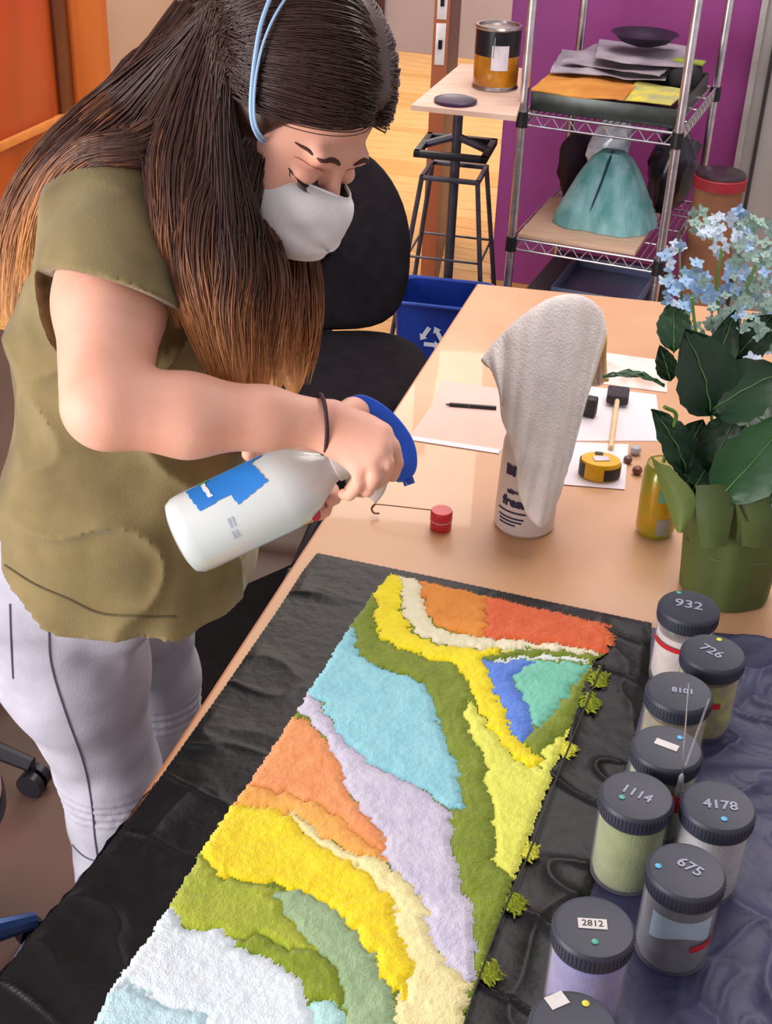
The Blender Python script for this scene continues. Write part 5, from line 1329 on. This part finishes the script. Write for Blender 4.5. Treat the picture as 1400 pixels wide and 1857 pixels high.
LF = [Wl(l) for l in [
    [(438, 285, 1.345, .026), (415, 390, 1.335, .029), (420, 490, 1.335, .030), (415, 590, 1.335, .024), (430, 700, 1.34, .010)],
    [(435, 225, 1.360, .032), (395, 330, 1.345, .034), (372, 440, 1.335, .032), (376, 540, 1.335, .026), (405, 680, 1.34, .008)],
    [(448, 320, 1.375, .018), (450, 400, 1.375, .024), (470, 510, 1.37, .030), (465, 620, 1.37, .024), (470, 705, 1.37, .010)],
    [(400, 175, 1.380, .038), (350, 280, 1.360, .042), (335, 380, 1.345, .032), (334, 470, 1.345, .024), (345, 590, 1.35, .007)],
    [(515, 440, 1.50, .022), (527, 480, 1.50, .030), (534, 570, 1.50, .030), (532, 640, 1.51, .022), (532, 712, 1.51, .007)],
    [(485, 420, 1.47, .026), (495, 500, 1.45, .032), (492, 600, 1.45, .028), (500, 700, 1.45, .010)]]]
LB = [Wl(l) for l in [
    [(395, 90, 1.45, .050), (290, 200, 1.445, .042), (180, 270, 1.44, .028), (95, 350, 1.46, .022), (50, 450, 1.50, .020), (25, 585, 1.52, .005)],
    [(385, 60, 1.50, .050), (280, 175, 1.50, .042), (165, 255, 1.50, .032), (75, 340, 1.515, .026), (30, 450, 1.54, .022), (14, 575, 1.55, .005)],
    [(392, 150, 1.415, .040), (310, 240, 1.385, .030), (240, 268, 1.36, .018), (160, 280, 1.365, .014), (100, 335, 1.39, .013), (66, 430, 1.43, .011), (48, 540, 1.48, .004)],
    [(445, 20, 1.53, .050), (335, 120, 1.545, .048), (240, 205, 1.545, .040), (130, 285, 1.555, .032), (55, 380, 1.57, .024), (20, 490, 1.59, .005)]]]
HC = (-.014, 0, .036); HRAD = np.array([.110, .088, .104])
S4 = SDF([-.75, 1.15, 1.0], [.12, 1.85, 1.70], .004)
S4.ell(Hd(*HC), HRAD * .97 * HS, HR, .0)
S4.ell(Hd(.108, 0, -.022), (.100, .105, .105), HR, .02, 'sub')
S4.ell(Hd(.075, 0, -.11), (.11, .09, .10), HR, .012, 'sub')
for l in LF + LB:
    c_ = catmull(l, 4); S4.chain(c_[:, :3], np.maximum(c_[:, 3] * .74, .003), .012)
# streak relief on the base mass
V, Q = S4.mesh(); V = smooth_mesh(V, Q, 2, .5)
# t attribute from nearest lock sample
smp = []; 
for l in LF + LB:
    c_ = catmull(l, 6); n = len(c_)
    for i in range(n): smp.append(np.append(c_[i, :3], .25 + .75 * i / (n - 1)))
smp = np.array(smp); tt = np.zeros(len(V))
for a in range(0, len(V), 20000):
    D = ((V[a:a + 20000, None, :] - smp[None, :, :3]) ** 2).sum(-1); tt[a:a + 20000] = smp[D.argmin(1), 3]
inh = np.linalg.norm(((V - Hd(*HC)) @ HR) / (HRAD * HS), axis=1) < 1.08; tt[inh] = np.minimum(tt[inh], .25)
hm = raw_mesh('hair', V, Q, m_hair, person, ploc, {'t': tt * .9}); hm['label'] = 'long dark brown hair fading to caramel ends'
bh = bvh(V, Q)
# strands
SV, SQ, ST = [], [], []; nb_ = 0; QT = {}
def strand(pts, r, ts, br):
    global nb_
    pts = np.asarray(pts); m = len(pts); T = np.gradient(pts, axis=0); T /= np.linalg.norm(T, axis=1)[:, None] + 1e-9
    N = np.cross(T, hs + .3 * hu); N /= np.linalg.norm(N, axis=1)[:, None] + 1e-9; B = np.cross(T, N)
    rr = r * np.minimum(1, np.linspace(0, 1, m)[::-1] * 4 + .15)[:, None]; ring = [pts + rr * (math.cos(a) * N + math.sin(a) * B) for a in (0, 2.09, 4.19)]
    SV.append(np.stack(ring, 1).reshape(-1, 3))
    if m not in QT:
        QT[m] = np.array([(k * 3 + i, k * 3 + (i + 1) % 3, (k + 1) * 3 + (i + 1) % 3, (k + 1) * 3 + i) for k in range(m - 1) for i in range(3)])
    SQ.append(QT[m] + nb_); ST.append(np.repeat(np.clip(ts + br, 0, 1), 3)); nb_ += 3 * m
def slerp(a, b, t):
    o_ = math.acos(max(-1, min(1, float(a @ b)))); return (np.sin((1 - t) * o_)[:, None] * a + np.sin(t * o_)[:, None] * b) / math.sin(o_)
def lockpath(l, a, rho, wav):
    c_ = catmull(l, 5); P_ = c_[:, :3]; R_ = c_[:, 3]; T = np.gradient(P_, axis=0); T /= np.linalg.norm(T, axis=1)[:, None]
    ref = C3(0, 0, 1); N = ref - (T @ ref)[:, None] * T; N /= np.linalg.norm(N, axis=1)[:, None]; B = np.cross(T, N)
    tt_ = np.linspace(0, 1, len(P_)); aa = a + .18 * np.sin(tt_ * 3 + wav); k = rho * (R_ + .001 + .006 * tt_ ** 3)
    return P_ + k[:, None] * (np.cos(aa)[:, None] * N + np.sin(aa)[:, None] * B) + (.003 * np.sin(tt_ * 9 + wav * 3) * tt_)[:, None] * B
R3 = random.Random(11)
for li, l in enumerate(LF + LB):
    n_s = 480
    for k in range(n_s):
        a = R3.uniform(0, 6.283); p_ = lockpath(l, a, R3.uniform(.78, 1.05), R3.uniform(0, 6)); m = len(p_)
        cut_ = int(m * R3.uniform(.72, 1.0)); cut_ = max(6, cut_)
        strand(p_[:cut_], R3.uniform(.0004, .0010), (.22 + .78 * np.linspace(0, 1, m))[:cut_], R3.uniform(-.14, .12))
for side in (-1, 1):
    for k in range(2600 if side < 0 else 900):
        ph = math.radians(R3.uniform(17, 165)); D0 = nz([math.cos(ph), side * R3.uniform(.0, .14), math.sin(ph)])
        fr_ = (math.degrees(ph) - 17) / 148
        E_1 = nz([-.30 - .5 * fr_ + R3.uniform(-.06, .06), side * (.88 - .2 * fr_), -.30 + .02 * fr_ + R3.uniform(-.08, .08)])
        tt_ = np.linspace(0, 1, 15); d = slerp(D0, E_1, tt_)
        bow = np.sin(math.pi * tt_) * (1 - fr_); d = d + np.outer(bow, [0.05, 0, R3.uniform(-.02, .26)]); d /= np.linalg.norm(d, axis=1)[:, None]
        g = (R3.uniform(.965, 1.035 if side < 0 else 1.005) + .012 * np.sin(tt_ * 5 + k)) * (1 - .07 * np.exp(-tt_ * 14))
        loc = np.array(HC) + d * HRAD * g[:, None]; p_ = HO + loc @ HR.T * HS
        if side < 0 and k % 2 == 0:
            li = (0, 2, 0, 1, 1, 3, 3)[min(6, int((fr_ + R3.uniform(-.05, .05)) * 12))] if fr_ < .55 else 6 + (2, 0, 1, 3)[min(3, int((fr_ - .55) * 9))]
            lp_ = lockpath((LF + LB)[li], R3.gauss(0, .9), R3.uniform(.95, 1.12), R3.uniform(0, 6)); s0 = 5 if li < 6 else 7
            ctl = np.vstack([p_[:13:2], lp_[s0::3], lp_[-1:]]); p2_ = catmull(ctl, 3); m = len(p2_); lh = 7 * 3
            ts_ = np.concatenate([np.full(lh, .12), np.linspace(.14, 1, m - lh)]); cut_ = int(m * R3.uniform(.8, 1))
            strand(p2_[:cut_], R3.uniform(.0005, .0010), ts_[:cut_], R3.uniform(-.12, .14)); continue
        strand(p_, R3.uniform(.0004, .0009), np.full(15, .12), R3.uniform(-.12, .16))
so2 = raw_mesh('hair_strands', np.concatenate(SV), np.concatenate(SQ), m_hair, hm, ploc, {'t': np.concatenate(ST)}); so2['kind'] = 'stuff'
# ---- mask straps lying on the hair
def strap(pts, r=.0021):
    out = []
    for x, y in catmull([(a, b, 0) for a, b in pts], 7)[:, :2]:
        p = onsurf(bh, x, y, .012)
        if p is not None: out.append(p)
    out = np.array(out)
    for _ in range(6): out[1:-1] = .5 * out[1:-1] + .25 * (out[:-2] + out[2:])
    return MB().tube(out, r, 8, flat=1).build('mask_strap', mat('pale_blue_elastic', '9fc0e4', .6), mk, world=True, label='pale blue elastic mask strap')
try:
    strap([(484, 300), (474, 255), (466, 200), (468, 150), (474, 95), (484, 45), (500, 2), (508, -30)])
    strap([(480, 255), (471, 205), (473, 150), (484, 90), (504, 40), (528, 2), (540, -20)], .0014)
except Exception as ex: print('strap failed', ex)

# ================================================================== HELD SPRAY BOTTLE
ba = nz(C3(.905, .43, 0)); bx = nz(C3(.43, -.905, 0)); by = np.cross(ba, bx)      # y points away from the camera
BO = W(325, 978, 1.388)
Mbt = frame_M((0, 0, 0), bx, by, ba)
hb = thing('held_spray_bottle', 'translucent white spray bottle with blue label and blue trigger head held in her hand', 'bottle', BO)
m_milk = mat('translucent_white_plastic', 'd5dad6', .28, 'c6cdca', 4, coat=.3)
def oval(a, t): return .02 * np.cos(2 * a)
MB().lathe([(0, .002), (.030, 0), (.038, .003), (.0415, .010), (.0425, .02), (.0425, .120), (.040, .135), (.033, .150), (.023, .165), (.017, .174), (.015, .180), (.015, .190), (0, .190)], 56, wob=oval, M=Mbt).build('bottle_body', m_milk, hb)
MB().lathe([(.0158, .178), (.018, .180), (.018, .200), (.014, .204), (0, .204)], 30, M=Mbt).build('collar', mat('white_collar', 'ded8d4', .35), hb)
mb = MB(); mb.box((.000, 0, .222), (.028, .022, .042), bevel=.006, M=Mbt).build('pump_housing', mat('white_pump', 'd8d2ce', .35), hb)
cov = [(-.058, .222), (-.054, .238), (-.038, .252), (-.015, .262), (.01, .266), (.030, .262), (.044, .252), (.046, .236), (.038, .230), (.028, .238), (.01, .240), (-.015, .236), (-.035, .228), (-.048, .216)]
cv = catmull([(x, z, 0) for x, z in cov + [cov[0]]], 4)[:-1, :2]; n = len(cv)
tg = np.roll(cv, -1, 0) - np.roll(cv, 1, 0); tg /= np.linalg.norm(tg, axis=1)[:, None]; nm_ = np.stack([tg[:, 1], -tg[:, 0]], 1)
if ((cv - cv.mean(0)) * nm_).sum() < 0: nm_ = -nm_
Vb = []; 
for y, ins in ((-.0125, .0028), (-.0112, .0008), (-.009, 0), (.009, 0), (.0112, .0008), (.0125, .0028)):
    for p_, q_ in zip(cv, nm_): Vb.append((p_[0] - q_[0] * ins, y, p_[1] - q_[1] * ins))
Fb = [(k * n + i, k * n + (i + 1) % n, (k + 1) * n + (i + 1) % n, (k + 1) * n + i) for k in range(5) for i in range(n)] + [tuple(range(n - 1, -1, -1)), tuple(5 * n + i for i in range(n))]
MB().add(Vb, Fb, Mbt).build('trigger_head', mat('bright_blue_plastic', '0d4cc0', .3), hb)
MB().tube([(.042, 0, .244), (.052, 0, .243)], .006, 12, M=Mbt).build('nozzle', mat('nozzle_blue', '0a3a9a', .35), hb)
MB().tube(catmull([(.022, 0, .236), (.034, 0, .222), (.044, 0, .212), (.050, 0, .200)], 4), .0055, 10, M=Mbt, flat=1).build('trigger', mat('cream_trigger', 'e0d2c4', .4), hb)
def bloc(px, py): 
    d = W(px, py, 1.35) - BO; return d @ bx, d @ ba
def decal(name, pts, mt, lift=.0008, h=.0022, label=None):
    poly = np.array([bloc(260 + x / 2.593, 640 + y / 2.593) for x, y in pts]); poly[:, 0] = np.clip(poly[:, 0], -.0408, .0408)
    V2, Q, d = poly_grid(poly, h); R0 = .0425
    Vd = []
    for x, z in V2:
        xr = max(-.0415, min(.0415, x)); rr = R0 * (1 + .02 * math.cos(2 * math.atan2(-math.sqrt(R0 ** 2 - xr ** 2), xr))); s_ = (rr + lift) / R0
        Vd.append((xr * s_, -math.sqrt(R0 ** 2 - xr ** 2) * s_, z))
    Vd = np.array(Vd) @ np.column_stack([bx, by, ba]).T
    o = raw_mesh(name, Vd, Q, mt, hb); 
    if label: o['label'] = label
    return o
lb = decal('blue_label', [(185, 655), (268, 745), (412, 668), (448, 716), (590, 602), (525, 538), (500, 520), (570, 470), (560, 430), (480, 470), (330, 570)], mat('blue_label_print', '2f7fd0', .35), label='stepped blue label')
lw = decal('label_flash', [(248, 618), (272, 610), (328, 672), (312, 690)], mat('label_white', 'e9eef2', .4), .0013); lw.parent = lb
lg_ = decal('label_leaf', [(238, 618), (285, 592), (296, 606), (262, 632)], mat('label_green', '4f9a58', .4), .0014); lg_.parent = lb
m_fp = mat('faint_print', 'b3bccb', .4)
for zx, zy in ((395, 780), (412, 772)):
    decal('faint_print', [(zx, zy), (zx + 8, zy - 4), (zx + 40, zy + 90), (zx + 32, zy + 96)], m_fp, .0008)
